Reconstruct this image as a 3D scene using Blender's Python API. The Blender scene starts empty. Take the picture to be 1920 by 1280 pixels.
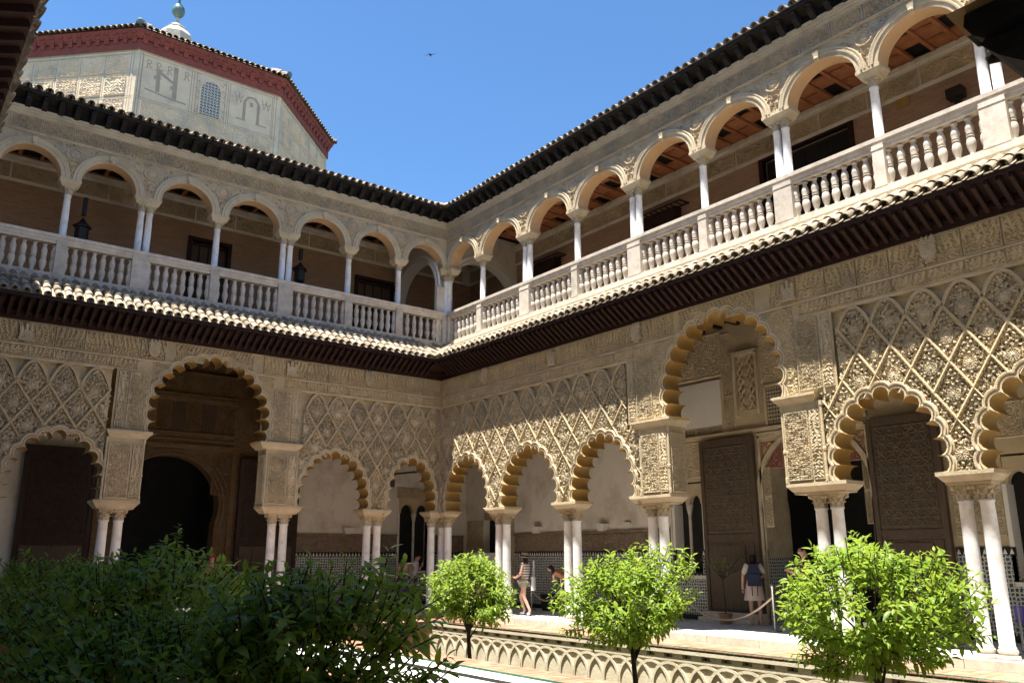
import bpy, math, random
import numpy as np
from mathutils import Vector, Matrix
from mathutils.geometry import tessellate_polygon
random.seed(7)
sc = bpy.context.scene
COL = sc.collection
R = math.radians
# ---------------------------------------------------------------- camera
CAM = Vector((-13.9417, -21.7024, 1.55))
yaw, pit, roll = 0.65666, 0.251479, -0.00224
fw = Vector((math.sin(yaw)*math.cos(pit), math.cos(yaw)*math.cos(pit), math.sin(pit)))
rt = Vector((math.cos(yaw), -math.sin(yaw), 0))
up = rt.cross(fw)
rt2 = rt*math.cos(roll)+up*math.sin(roll)
up2 = -rt*math.sin(roll)+up*math.cos(roll)
cd = bpy.data.cameras.new('camera'); cam = bpy.data.objects.new('camera', cd); COL.objects.link(cam)
cd.sensor_width = 36.0; cd.lens = 1567.45/1920*36.0; cd.clip_start = 0.05; cd.clip_end = 3000
M = Matrix((rt2, up2, -fw)).transposed().to_4x4(); M.translation = CAM
cam.matrix_world = M
sc.camera = cam
# ---------------------------------------------------------------- light
SUN_FROM = Vector((-0.265, 0.02, 1.0)).normalized()
el = math.asin(SUN_FROM.z); azs = math.atan2(SUN_FROM.x, SUN_FROM.y)
w = bpy.data.worlds.new('World'); sc.world = w; w.use_nodes = True
nt = w.node_tree; nt.nodes.clear()
sky = nt.nodes.new('ShaderNodeTexSky'); sky.sky_type = 'NISHITA'; sky.sun_disc = False
sky.sun_elevation = el; sky.sun_rotation = azs; sky.altitude = 100; sky.air_density = 1.0; sky.dust_density = 0.0; sky.ozone_density = 4.0
bg = nt.nodes.new('ShaderNodeBackground'); bg.inputs[1].default_value = 0.066
out = nt.nodes.new('ShaderNodeOutputWorld')
tint = nt.nodes.new('ShaderNodeMix'); tint.data_type = 'RGBA'; tint.blend_type = 'MULTIPLY'; tint.inputs[0].default_value = 1.0; tint.inputs[7].default_value = (.71, .945, 1.08, 1)
nt.links.new(sky.outputs[0], tint.inputs[6]); nt.links.new(tint.outputs[2], bg.inputs[0]); nt.links.new(bg.outputs[0], out.inputs[0])
sd = bpy.data.lights.new('sun', 'SUN'); sun = bpy.data.objects.new('sun', sd); COL.objects.link(sun)
sd.energy = 5.0; sd.angle = R(0.53); sd.color = (1.0, 0.94, 0.84)
sun.rotation_euler = (-SUN_FROM).to_track_quat('-Z', 'Y').to_euler()
sc.view_settings.view_transform = 'Standard'; sc.view_settings.look = 'None'
sc.view_settings.exposure = 1.72; sc.view_settings.gamma = 1.0; sc.view_settings.use_curve_mapping = False
sc.cycles.max_bounces = 8; sc.cycles.diffuse_bounces = 6; sc.cycles.sample_clamp_indirect = 6
# ---------------------------------------------------------------- materials
def N(t, kind, **kw):
    n = t.nodes.new(kind)
    for k, v in kw.items(): setattr(n, k, v)
    return n
def mat(name, c1, c2=None, rough=0.85, scale=3.0, fine=0.0, fscale=60.0, stain=None, sscale=0.7, spec=0.3, bump_kind='noise', metal=0.0, stretch=(1, 1, 1)):
    """colour varied by world-space noise between c1 and c2, patches of `stain`, fine bump"""
    m = bpy.data.materials.new(name); m.use_nodes = True
    t = m.node_tree; b = t.nodes['Principled BSDF']
    b.inputs['Roughness'].default_value = rough
    b.inputs['Specular IOR Level'].default_value = spec; b.inputs['Metallic'].default_value = metal
    c2 = c2 or tuple(x*0.72 for x in c1)
    g = N(t, 'ShaderNodeNewGeometry'); mp = N(t, 'ShaderNodeMapping'); mp.inputs['Scale'].default_value = stretch
    t.links.new(g.outputs['Position'], mp.inputs['Vector'])
    nz = N(t, 'ShaderNodeTexNoise'); nz.inputs['Scale'].default_value = scale; nz.inputs['Detail'].default_value = 6; nz.inputs['Roughness'].default_value = 0.65
    t.links.new(mp.outputs[0], nz.inputs['Vector'])
    r = N(t, 'ShaderNodeMapRange'); r.inputs['From Min'].default_value = 0.3; r.inputs['From Max'].default_value = 0.7
    t.links.new(nz.outputs['Fac'], r.inputs['Value'])
    mx = N(t, 'ShaderNodeMix', data_type='RGBA')
    mx.inputs[6].default_value = (*c1, 1); mx.inputs[7].default_value = (*c2, 1)
    t.links.new(r.outputs[0], mx.inputs[0]); col = mx.outputs[2]
    if stain:
        n2 = N(t, 'ShaderNodeTexNoise'); n2.inputs['Scale'].default_value = sscale; n2.inputs['Detail'].default_value = 8; n2.inputs['Roughness'].default_value = 0.7
        t.links.new(mp.outputs[0], n2.inputs['Vector'])
        r2 = N(t, 'ShaderNodeMapRange'); r2.inputs['From Min'].default_value = 0.48; r2.inputs['From Max'].default_value = 0.72
        t.links.new(n2.outputs['Fac'], r2.inputs['Value'])
        m2 = N(t, 'ShaderNodeMix', data_type='RGBA'); t.links.new(r2.outputs[0], m2.inputs[0])
        t.links.new(col, m2.inputs[6]); m2.inputs[7].default_value = (*stain, 1); col = m2.outputs[2]
    t.links.new(col, b.inputs['Base Color'])
    if fine:
        if bump_kind == 'voronoi':
            f = N(t, 'ShaderNodeTexVoronoi', feature='SMOOTH_F1'); f.inputs['Scale'].default_value = fscale; o = f.outputs['Distance']
        else:
            f = N(t, 'ShaderNodeTexNoise'); f.inputs['Scale'].default_value = fscale; f.inputs['Detail'].default_value = 4; o = f.outputs['Fac']
        t.links.new(mp.outputs[0], f.inputs['Vector'])
        bp = N(t, 'ShaderNodeBump'); bp.inputs['Strength'].default_value = fine; bp.inputs['Distance'].default_value = 0.02
        t.links.new(o, bp.inputs['Height']); t.links.new(bp.outputs[0], b.inputs['Normal'])
    return m
M_ = {}
M_['stucco'] = mat('carved_stucco', (.56, .45, .275), (.43, .335, .195), scale=2.2, fine=.5, fscale=45, stain=(.33, .28, .19), sscale=.9)
M_['ochre'] = mat('ochre_intrados', (.44, .275, .08), (.33, .20, .06), scale=2.5, fine=.2, fscale=30, stain=(.44, .33, .15), sscale=1.6)
M_['relief'] = mat('relief_plaster', (.61, .51, .35), (.48, .39, .25), scale=5, fine=.9, fscale=38, bump_kind='voronoi', stain=(.33, .29, .20), sscale=1.5)
M_['trim'] = mat('stone_trim', (.62, .52, .36), (.50, .41, .27), scale=3, fine=.6, fscale=55, stain=(.36, .30, .20), sscale=1.3)
M_['upwall'] = mat('carved_plaster_upper', (.56, .445, .285), (.43, .335, .21), scale=2.5, fine=.8, fscale=30, bump_kind='voronoi', stain=(.31, .27, .21), sscale=1.1)
M_['soffit'] = mat('tan_plaster', (.60, .40, .23), (.52, .34, .19), scale=2, fine=.15, fscale=30)
M_['marble'] = mat('white_marble', (.79, .80, .80), (.71, .72, .72), rough=.45, scale=4, stain=(.54, .50, .44), sscale=3.5, fine=.06, fscale=25)
M_['balmarble'] = mat('weathered_marble', (.66, .60, .51), (.52, .465, .39), rough=.6, scale=6, stain=(.40, .35, .29), sscale=4, fine=.12, fscale=50)
M_['tile'] = mat('lichened_roof_tile', (.42, .345, .255), (.29, .225, .16), scale=5, stain=(.33, .31, .25), sscale=4.5, fine=.4, fscale=45)
M_['wood_dark'] = mat('black_timber', (.020, .016, .013), (.012, .010, .009), rough=.8, scale=8, fine=.2, fscale=30)
M_['wood_red'] = mat('dark_red_timber', (.034, .012, .008), (.018, .008, .006), rough=.7, scale=6, fine=.2, fscale=30)
M_['wood_ceiling'] = mat('brown_ceiling_wood', (.46, .19, .08), (.30, .11, .05), rough=.7, scale=5, fine=.2, fscale=30)
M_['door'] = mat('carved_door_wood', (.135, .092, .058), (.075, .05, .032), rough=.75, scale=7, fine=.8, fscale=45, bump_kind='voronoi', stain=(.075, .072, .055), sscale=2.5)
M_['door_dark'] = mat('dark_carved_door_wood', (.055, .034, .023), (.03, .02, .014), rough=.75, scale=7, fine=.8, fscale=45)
M_['door_plain'] = mat('plain_door_wood', (.115, .076, .05), (.065, .044, .03), rough=.6, scale=7, fine=.2, fscale=20, stretch=(4, 4, .6))
M_['plaster'] = mat('pale_plaster', (.75, .70, .61), (.68, .625, .53), scale=.8, fine=.1, fscale=20, rough=.9, stain=(.46, .39, .29), sscale=.9)
M_['white'] = mat('white_panel', (.72, .69, .62), (.68, .65, .58), scale=1.5)
M_['dark'] = mat('unlit_room_wall', (.03, .026, .023), (.02, .018, .016), rough=.95)  # near-black colour stands in for the darkness behind openings and in holes
M_['frieze_dark'] = mat('old_gesso_frieze', (.30, .225, .155), (.17, .12, .085), scale=9, fine=.9, fscale=28, bump_kind='voronoi')
M_['red_relief'] = mat('red_painted_plaster', (.36, .17, .115), (.25, .12, .085), scale=7, fine=.9, fscale=34, bump_kind='voronoi')
M_['gold'] = mat('old_gilt_plaster', (.15, .09, .034), (.09, .055, .024), scale=9, fine=.8, fscale=40, bump_kind='voronoi', stain=(.15, .11, .07), sscale=3)
M_['iron'] = mat('black_iron', (.018, .017, .017), (.03, .026, .024), rough=.55, spec=.4)
M_['red_eave'] = mat('red_painted_timber', (.30, .078, .058), (.20, .055, .042), rough=.8, scale=2.5, fine=.15, fscale=25)
M_['towerwall'] = mat('incised_tower_plaster', (.86, .68, .47), (.73, .565, .38), scale=1.3, fine=.5, fscale=7, stain=(.48, .42, .33), sscale=.9)
M_['towermark'] = mat('brown_incised_render', (.38, .30, .205), (.46, .385, .28), scale=3, fine=.3, fscale=25)
M_['verdigris'] = mat('glazed_green_ball', (.13, .22, .20), (.08, .15, .14), rough=.35, scale=4)
M_['terracotta'] = mat('terracotta_brick', (.40, .205, .13), (.31, .15, .095), scale=4, stain=(.46, .30, .21), sscale=3, fine=.15, fscale=40)
M_['greentile'] = mat('green_glazed_tile', (.020, .105, .065), (.015, .08, .05), rough=.3, scale=6, spec=.5)
M_['blackstone'] = mat('black_stone_inlay', (.02, .02, .022), rough=.4)
M_['limewash'] = mat('weathered_limewash', (.64, .58, .44), (.52, .46, .33), scale=2.5, fine=.3, fscale=25, stain=(.50, .42, .29), sscale=3.0)
M_['soil'] = mat('garden_soil', (.085, .07, .045), (.05, .045, .025), scale=5, fine=.8, fscale=20)
M_['bark'] = mat('bark', (.055, .040, .028), (.035, .026, .020), scale=15, fine=.6, fscale=40)
M_['rope'] = mat('rope', (.55, .42, .33), (.45, .34, .27), scale=20)
M_['red'] = mat('red_enamel', (.50, .02, .02), (.42, .018, .018), rough=.35, spec=.5)
M_['black'] = mat('black_plastic', (.015, .015, .016), rough=.5)
M_['brass'] = mat('brushed_steel', (.55, .53, .50), rough=.35, metal=.9)
M_['water'] = mat('still_pool_water', (.03, .05, .045), rough=.05, spec=.5)
M_['skin'] = mat('skin', (.55, .33, .24), (.50, .29, .21), rough=.6)
M_['hair'] = mat('dark_hair', (.022, .013, .009), rough=.6)
def vary(n, lo, hi):
    t = M_[n].node_tree; b = t.nodes['Principled BSDF']; l = b.inputs['Base Color'].links[0]; src = l.from_socket
    oi = N(t, 'ShaderNodeObjectInfo'); r = N(t, 'ShaderNodeMapRange'); r.inputs['To Min'].default_value = lo; r.inputs['To Max'].default_value = hi
    t.links.new(oi.outputs['Random'], r.inputs['Value']); hs = N(t, 'ShaderNodeHueSaturation'); t.links.new(r.outputs[0], hs.inputs['Value']); t.links.new(src, hs.inputs['Color']); t.links.new(hs.outputs[0], b.inputs['Base Color'])
vary('tile', .55, 1.15); vary('terracotta', .8, 1.15); vary('balmarble', .86, 1.08); vary('greentile', .75, 1.2); vary('relief', .88, 1.1)
def plain(n, c, **k):
    M_[n] = mat(n, c, tuple(x*.85 for x in c), **k)
def brickmat():
    m = mat('small_brown_brick', (.30, .165, .10), (.24, .125, .075), scale=3)
    t = m.node_tree; b = t.nodes['Principled BSDF']; g = N(t, 'ShaderNodeNewGeometry')
    s = N(t, 'ShaderNodeSeparateXYZ'); t.links.new(g.outputs['Position'], s.inputs[0])
    a = N(t, 'ShaderNodeMath', operation='ADD'); t.links.new(s.outputs[0], a.inputs[0]); t.links.new(s.outputs[1], a.inputs[1])
    c = N(t, 'ShaderNodeCombineXYZ'); t.links.new(a.outputs[0], c.inputs[0]); t.links.new(s.outputs[2], c.inputs[1])
    br = N(t, 'ShaderNodeTexBrick'); br.inputs['Scale'].default_value = 1.0
    br.inputs['Brick Width'].default_value = .27; br.inputs['Row Height'].default_value = .062; br.inputs['Mortar Size'].default_value = .007
    br.inputs['Color1'].default_value = (.42, .265, .17, 1); br.inputs['Color2'].default_value = (.33, .20, .125, 1); br.inputs['Mortar'].default_value = (.36, .28, .20, 1)
    t.links.new(c.outputs[0], br.inputs['Vector']); t.links.new(br.outputs['Color'], b.inputs['Base Color'])
    bp = N(t, 'ShaderNodeBump'); bp.inputs['Distance'].default_value = .01; bp.invert = True; bp.inputs['Strength'].default_value = .7
    t.links.new(br.outputs['Fac'], bp.inputs['Height']); t.links.new(bp.outputs[0], b.inputs['Normal'])
    return m
M_['brick'] = brickmat()
def azulejo():
    """geometric glazed tile mosaic: white interlace over black, green, blue and honey pieces"""
    m = bpy.data.materials.new('glazed_tile_mosaic'); m.use_nodes = True
    t = m.node_tree; b = t.nodes['Principled BSDF']; b.inputs['Roughness'].default_value = .35
    g = N(t, 'ShaderNodeNewGeometry'); s = N(t, 'ShaderNodeSeparateXYZ'); t.links.new(g.outputs['Position'], s.inputs[0])
    a = N(t, 'ShaderNodeMath', operation='SUBTRACT'); t.links.new(s.outputs[0], a.inputs[0]); t.links.new(s.outputs[1], a.inputs[1])
    c = N(t, 'ShaderNodeCombineXYZ'); t.links.new(a.outputs[0], c.inputs[0]); t.links.new(s.outputs[2], c.inputs[1])
    v = N(t, 'ShaderNodeTexVoronoi', feature='DISTANCE_TO_EDGE', voronoi_dimensions='2D'); v.inputs['Scale'].default_value = 13.0; v.inputs['Randomness'].default_value = .42
    v2 = N(t, 'ShaderNodeTexVoronoi', feature='F1', voronoi_dimensions='2D'); v2.inputs['Scale'].default_value = 13.0; v2.inputs['Randomness'].default_value = .42
    for q in (v, v2): t.links.new(c.outputs[0], q.inputs['Vector'])
    r = N(t, 'ShaderNodeValToRGB'); e = r.color_ramp; e.interpolation = 'CONSTANT'
    e.elements[0].color = (.020, .026, .028, 1); e.elements[1].position = .45; e.elements[1].color = (.025, .075, .055, 1)
    for pz, cc in ((.62, (.03, .05, .12, 1)), (.75, (.24, .13, .045, 1)), (.85, (.02, .022, .024, 1))):
        k = e.elements.new(pz); k.color = cc
    t.links.new(v2.outputs['Color'], r.inputs[0])
    st = N(t, 'ShaderNodeMath', operation='LESS_THAN'); st.inputs[1].default_value = .16; t.links.new(v.outputs['Distance'], st.inputs[0])
    mx = N(t, 'ShaderNodeMix', data_type='RGBA'); t.links.new(st.outputs[0], mx.inputs[0]); t.links.new(r.outputs[0], mx.inputs[6]); mx.inputs[7].default_value = (.50, .50, .46, 1)
    t.links.new(mx.outputs[2], b.inputs['Base Color'])
    return m
M_['azulejo'] = azulejo()
def leafmat(name, c, tr, c2):
    m = bpy.data.materials.new(name); m.use_nodes = True
    t = m.node_tree; b = t.nodes['Principled BSDF']; o = t.nodes['Material Output']
    b.inputs['Roughness'].default_value = .42; b.inputs['Specular IOR Level'].default_value = .28
    g = N(t, 'ShaderNodeNewGeometry'); nz = N(t, 'ShaderNodeTexNoise'); nz.inputs['Scale'].default_value = 11; nz.inputs['Detail'].default_value = 6
    t.links.new(g.outputs['Position'], nz.inputs['Vector'])
    r = N(t, 'ShaderNodeMapRange'); r.inputs['From Min'].default_value = .35; r.inputs['From Max'].default_value = .65; t.links.new(nz.outputs['Fac'], r.inputs['Value'])
    mx = N(t, 'ShaderNodeValToRGB'); e = mx.color_ramp.elements; e[0].color = (*c2, 1); e[0].position = .1; e[1].color = (c[0]*1.25, c[1]*1.15, c[2]*.95, 1); e[1].position = .8
    k = e.new(.45); k.color = (*c, 1); k = e.new(.97); k.color = (c[0]*1.7, c[1]*1.15, c[2]*1.2, 1); t.links.new(r.outputs[0], mx.inputs[0])
    t.links.new(mx.outputs[0], b.inputs['Base Color'])
    tl = N(t, 'ShaderNodeBsdfTranslucent'); tl.inputs[0].default_value = (*tr, 1)
    ms = N(t, 'ShaderNodeMixShader'); ms.inputs[0].default_value = .35
    t.links.new(b.outputs[0], ms.inputs[1]); t.links.new(tl.outputs[0], ms.inputs[2]); t.links.new(ms.outputs[0], o.inputs[0])
    return m
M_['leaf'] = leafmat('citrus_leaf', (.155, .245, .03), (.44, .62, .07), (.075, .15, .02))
M_['leaf2'] = leafmat('shade_toned_leaf', (.125, .21, .028), (.30, .50, .05), (.06, .13, .018))  # darker copy of the citrus leaf, shade put into its colour
# ---------------------------------------------------------------- mesh helpers
class MB:
    def __init__(s): s.v = []; s.f = []; s.m = []; s.cur = 0
    def add(s, vs, fs):
        o = len(s.v); s.v.extend(tuple(q) for q in vs)
        for f in fs: s.f.append([i+o for i in f]); s.m.append(s.cur)
        return s
    def box(s, x0, x1, y0, y1, z0, z1):
        x0, x1 = min(x0, x1), max(x0, x1); y0, y1 = min(y0, y1), max(y0, y1); z0, z1 = min(z0, z1), max(z0, z1)
        return s.add([(x0,y0,z0),(x1,y0,z0),(x1,y1,z0),(x0,y1,z0),(x0,y0,z1),(x1,y0,z1),(x1,y1,z1),(x0,y1,z1)],
              [(0,3,2,1),(4,5,6,7),(0,1,5,4),(1,2,6,5),(2,3,7,6),(3,0,4,7)])
    def frustum(s, x, y, z0, z1, a0, b0, a1, b1):
        """rectangular tapered block, half sizes a (x), b (y) at bottom 0 and top 1"""
        return s.add([(x-a0,y-b0,z0),(x+a0,y-b0,z0),(x+a0,y+b0,z0),(x-a0,y+b0,z0),(x-a1,y-b1,z1),(x+a1,y-b1,z1),(x+a1,y+b1,z1),(x-a1,y+b1,z1)],
              [(0,3,2,1),(4,5,6,7),(0,1,5,4),(1,2,6,5),(2,3,7,6),(3,0,4,7)])
    def lathe(s, prof, n=12, c=(0,0,0), cap=True):
        vs = []; fs = []
        for r, z in prof:
            for i in range(n):
                a = 2*math.pi*i/n; vs.append((c[0]+r*math.cos(a), c[1]+r*math.sin(a), c[2]+z))
        for k in range(len(prof)-1):
            for i in range(n):
                j = (i+1) % n; fs.append((k*n+i, k*n+j, (k+1)*n+j, (k+1)*n+i))
        if cap:
            fs.append(tuple(reversed(range(n)))); o = (len(prof)-1)*n; fs.append(tuple(range(o, o+n)))
        return s.add(vs, fs)
    def tube(s, pts, r, n=6):
        pts = [Vector(p) for p in pts]; vs = []; fs = []
        for k, p in enumerate(pts):
            t = (pts[min(k+1, len(pts)-1)]-pts[max(k-1, 0)]).normalized()
            a = t.orthogonal().normalized() if abs(t.z) < .9 else t.cross(Vector((1, 0, 0))).normalized()
            b = t.cross(a); rr = r[k] if isinstance(r, (list, tuple)) else r
            for i in range(n):
                q = 2*math.pi*i/n; vs.append(p+(a*math.cos(q)+b*math.sin(q))*rr)
        for k in range(len(pts)-1):
            for i in range(n):
                j = (i+1) % n; fs.append((k*n+i, k*n+j, (k+1)*n+j, (k+1)*n+i))
        fs.append(tuple(reversed(range(n)))); o = (len(pts)-1)*n; fs.append(tuple(range(o, o+n)))
        return s.add(vs, fs)
    def poly(s, pts, d):
        """flat polygon in the (u,z) plane at depth d, facing -y"""
        tr = tessellate_polygon([[Vector((p[0], p[1], 0)) for p in pts]])
        fs = []
        for t in tr:
            a, b, c = (pts[i] for i in t)
            ar = (b[0]-a[0])*(c[1]-a[1])-(b[1]-a[1])*(c[0]-a[0])
            fs.append(tuple(t) if ar > 0 else tuple(reversed(t)))
        return s.add([(p[0], d, p[1]) for p in pts], fs)
    def strip(s, A, B, closed=False):
        n = len(A); fs = []
        for i in range(n if closed else n-1):
            j = (i+1) % n; fs.append((i, j, n+j, n+i))
        return s.add(list(A)+list(B), fs)
    def prism(s, pts, d0, d1):
        s.poly(pts, d0); n = len(pts)
        s.strip([(p[0], d0, p[1]) for p in pts], [(p[0], d1, p[1]) for p in pts], True)
        return s
    def mesh(s, name, mats, smooth=False):
        me = bpy.data.meshes.new(name); me.from_pydata(s.v, [], s.f)
        mats = mats if isinstance(mats, (list, tuple)) else [mats]
        for m in mats: me.materials.append(M_[m])
        if len(mats) > 1: me.polygons.foreach_set('material_index', s.m)
        if smooth: me.polygons.foreach_set('use_smooth', [True]*len(me.polygons))
        me.update(); return me
    def build(s, name, mats, parent=None, smooth=False, **k):
        return ob(name, s.mesh(name, mats, smooth), parent, **k)
def ob(name, me, parent=None, loc=(0,0,0), rot=None, scale=None):
    o = bpy.data.objects.new(name, me); COL.objects.link(o); o.location = loc
    if rot is not None: o.rotation_euler = rot
    if scale is not None: o.scale = scale
    if parent is not None: o.parent = parent
    return o
def tag(o, label, cat, group=None):
    o['label'] = label; o['category'] = cat; o['kind'] = 'thing'
    if group: o['group'] = group
    return o
def thing(name, label, cat, loc=(0,0,0), rz=0.0, group=None):
    o = bpy.data.objects.new(name, None); COL.objects.link(o); o.location = loc; o.rotation_euler = (0, 0, rz); o.empty_display_size = .2
    return tag(o, label, cat, group)
def struct(o, label=None):
    o['kind'] = 'structure'
    if label: o['label'] = label
    return o
def stuff(o):
    o['kind'] = 'stuff'; return o
# wall frames: local (u, d, z); side B: world=(d,-u,z) with u=s ; side A: world=(u,d,z) with u=-s
class Side:
    def __init__(s, key):
        s.k = key; s.sg = 1 if key == 'B' else -1; s.rz = -math.pi/2 if key == 'B' else 0.0
        s.word = 'right' if key == 'B' else 'left'; s.L = 21.2 if key == 'B' else 14.0
    def u(s, x): return s.sg*x
    def thing(s, name, label, cat, group=None, loc=(0,0,0)):
        """loc given in local wall coordinates"""
        l = loc if s.k == 'A' else (loc[1], -loc[0], loc[2])
        return thing(name, label, cat, l, s.rz, group)
SA, SB = Side('A'), Side('B')
def U(S, a, b): return (min(S.u(a), S.u(b)), max(S.u(a), S.u(b)))
# relief height-field panel: (w wide, h high) facing -y, origin at lower left
def relief_mesh(name, w_, h_, nx, nz, depth, kind, seed, m='relief', border=.03):
    x = np.linspace(0, w_, nx+1); z = np.linspace(0, h_, nz+1); X, Z = np.meshgrid(x, z)
    rs = np.random.RandomState(seed); ph = rs.rand(8)*6.28
    if kind == 'script':
        k = 2*math.pi/.105
        wv = np.sin(k*X + 1.3*np.sin(Z*14+ph[0]) + .8*np.sin(X*17+ph[1])) * .6
        cu = np.sin(38*X*(1+.2*np.sin(ph[2]+3*X))+2.2*np.sin(30*Z+ph[3]))*np.sin(42*Z+2.2*np.sin(33*X+ph[4]))
        H = np.where(Z > h_*.45, np.maximum(wv*1.2, cu), cu)
    elif kind == 'arabesque':
        k = 2*math.pi/.075
        H = np.sin(k*X+1.7*np.sin(k*.8*Z+ph[0]))*np.sin(k*Z+1.7*np.sin(k*.8*X+ph[1])) + .35*np.sin(2.1*k*X+ph[2])*np.sin(2.1*k*Z+ph[3])
    elif kind == 'vine':
        zc = h_*.5+h_*.28*np.sin(X*2*math.pi/(w_)*2+ph[0])
        H = 1.0-np.abs(Z-zc)/(.04*h_+.008)
        cu = np.sin(62*X+2.4*np.sin(40*Z+ph[1]))*np.sin(62*Z+2.4*np.sin(44*X+ph[2]))
        H = np.maximum(np.clip(H, -1, 1), cu)
    elif kind == 'geo':
        H = np.full_like(X, -1.0); pp = .17
        for th in (0, math.pi/4, math.pi/2, 3*math.pi/4):
            q = (X-w_/2)*math.cos(th)+(Z-h_/2)*math.sin(th); H = np.maximum(H, (np.cos(2*math.pi*q/pp)-.80)*4)
        H = np.maximum(H, np.sin(110*X)*np.sin(110*Z)-.6)
    else:
        H = rs.rand(*X.shape)*2-1
    H = np.tanh(3.5*H)*.5+.5
    e = np.minimum(np.minimum(X, w_-X), np.minimum(Z, h_-Z)); H = np.where(e < border*.99, 1.0, H)
    H[0, :] = H[-1, :] = 0; H[:, 0] = H[:, -1] = 0
    v = np.stack([X, -depth*H, Z], -1).reshape(-1, 3); i = np.arange((nx+1)*(nz+1)).reshape(nz+1, nx+1)
    f = np.stack([i[:-1, :-1], i[:-1, 1:], i[1:, 1:], i[1:, :-1]], -1).reshape(-1, 4)
    me = bpy.data.meshes.new(name); me.from_pydata(v.tolist(), [], f.tolist()); me.materials.append(M_[m]); me.update()
    return me
# ================================================================ ground and courtyard
ZB, ZF = -0.12, 0.02            # brick walk level, gallery floor level
g = MB().box(-400, 400, -400, 400, -1.6, -1.3).build('ground', 'soil'); struct(g)
gf = MB().box(-0.05, 3.6, -22.4, 3.6, -1.2, ZF-.016).box(-17.5, -0.05, -.05, 3.6, -1.2, ZF-.016).box(-17.8, -0.05, -26.2, -21.0, -1.2, ZF-.016).box(-17.8, -14.0, -21.0, -.05, -1.2, ZF-.016).build('gallery_floor', 'marble'); struct(gf)
ms = MB().box(-.44, .44, -.44, .44, 0, .014).mesh('marble_slab', 'marble')
for i in range(23):
    for k in range(4 if i < 19 else 2):
        ob('marble_slab', ms, gf, (.40+k*.885, -.46-i*.885, ZF-.016+.002*random.random()), scale=(1, 1, 1))
for i in range(15):
    for k in range(2): ob('marble_slab', ms, gf, (-.5-i*.885, .40+k*.885, ZF-.016+.002*random.random()))
stp = MB().box(-.08, .08, -.62, .62, -.2, 0).mesh('step_block', 'balmarble')
for i in range(17): ob('step_block', stp, gf, (-.06-.006*random.random(), -.75-i*1.25, ZF+.004))
for i in range(10): ob('step_block', stp, gf, (-.75-i*1.25, -.06, ZF+.004), (0, 0, math.pi/2))
wk = MB().box(-1.03, -.13, -21.1, -.13, -1.2, ZB-.02).box(-13.9, -1.03, -1.44, -.13, -1.2, ZB-.02).box(-8.75, -5.32, -21.1, -1.44, -1.2, ZB-.02).box(-13.9, -12.6, -21.1, -1.44, -1.2, ZB-.02).build('walkway', 'terracotta'); struct(wk)
bk = MB().box(-.13, .13, -.065, .065, 0, .017).mesh('brick', 'terracotta')
for i in range(98):      # far strip, nearest-looking courses
    if i < 10 and i % 2: continue
    for k in range(3):
        ob('brick', MB().mesh if False else bk, wk, (-.325-k*.355, -.35-i*.21, ZB-.02+.003*random.random()), (0, 0, 0), (1.33, 1.55, 1))
bn = MB()
for i in range(70):
    for k in range(4): bn.box(-5.46-k*.15, -5.32-k*.15, -6.0-i*.2, -5.81-i*.2, ZB-.02, ZB-.004+.003*random.random())
stuff(bn.build('brick', 'terracotta', wk))
gt = MB().box(-.062, .062, -.098, .098, -.05, .024).mesh('green_tile', 'greentile')
for i in range(98): ob('green_tile', gt, wk, (-1.115, -1.55-i*.203, ZB-.02))
for i in range(58): ob('green_tile', gt, wk, (-5.99, -8.0-i*.203, ZB-.02))
pv = MB().box(-7.8, -6.055, -21.0, -1.6, -.25, ZB-.002).build('pool_paving', 'marble'); struct(pv)
il = MB().box(-6.66, -6.46, -21.0, -1.6, ZB-.01, ZB+.002).build('inlay_strip', 'blackstone', pv); il['kind'] = 'structure'
for i in range(24): MB().box(-8.4, -6.285, -4.0-i*.72, -3.992-i*.72, ZB-.02, ZB+.0005)
sg = MB().box(-5.3, -1.0, -21, -1.6, -1.3, -1.22).box(-12.5, -8.75, -21, -1.6, -1.3, -1.22).build('garden_bed', 'soil'); struct(sg)
# sunken garden wall with interlaced arches, far side of the bed, facing the camera
gw = SB.thing('garden_wall', 'low limewashed wall of interlaced brick arches lining the sunken garden bed', 'garden wall', loc=(0, -1.5, 0))
def garden_wall(gw):
    MB().box(1.4, 21, .032, .12, -1.22, -.30).box(1.4, 21, .095, .12, -.30, -.14).build('back_panel', 'limewash', gw)
    MB().box(1.4, 21, -.03, .12, -.19, -.13).build('coping', 'limewash', gw)
    top = MB()
    for i in range(44): 
        s = 1.5+i*.45; top.box(s-.12, s+.12, -.0, .094, -.27, -.19)
        top.box(s-.225, s+.225, .0, .094, -.335, -.27)
    ms_ = top.mesh('band', 'limewash')
    ob('band', ms_, gw)
    hole = MB().box(-.02, .02, -.004, .001, -.02, .02).mesh('peg_hole', 'dark')
    ab = MB(); n = 14; r0, r1 = .405, .46
    for k in range(n):
        a, b = math.pi*k/n, math.pi*(k+1)/n
        q = [(r*math.cos(t), d, r*math.sin(t)*.98) for r in (r0, r1) for t in (a, b) for d in (0, .031)]
        ab.add(q, [(0,2,6,4),(0,1,3,2),(4,6,7,5)])
    ab.box(-.46, -.405, 0, .031, -.5, 0).box(.405, .46, 0, .031, -.5, 0)
    am = ab.mesh('brick_arch', 'limewash'); am2 = am.copy()
    for i in range(43):
        s = 1.5+.225+i*.45
        ob('brick_arch', am, gw, (s, .001*(i % 2)-.0, -.79))
        ob('peg_hole', hole, gw, (s, -.0, -.235))
garden_wall(gw); gw.location = (-1.17, 0, -.045); gw.scale = (1.02, 1, 1.02)
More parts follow.
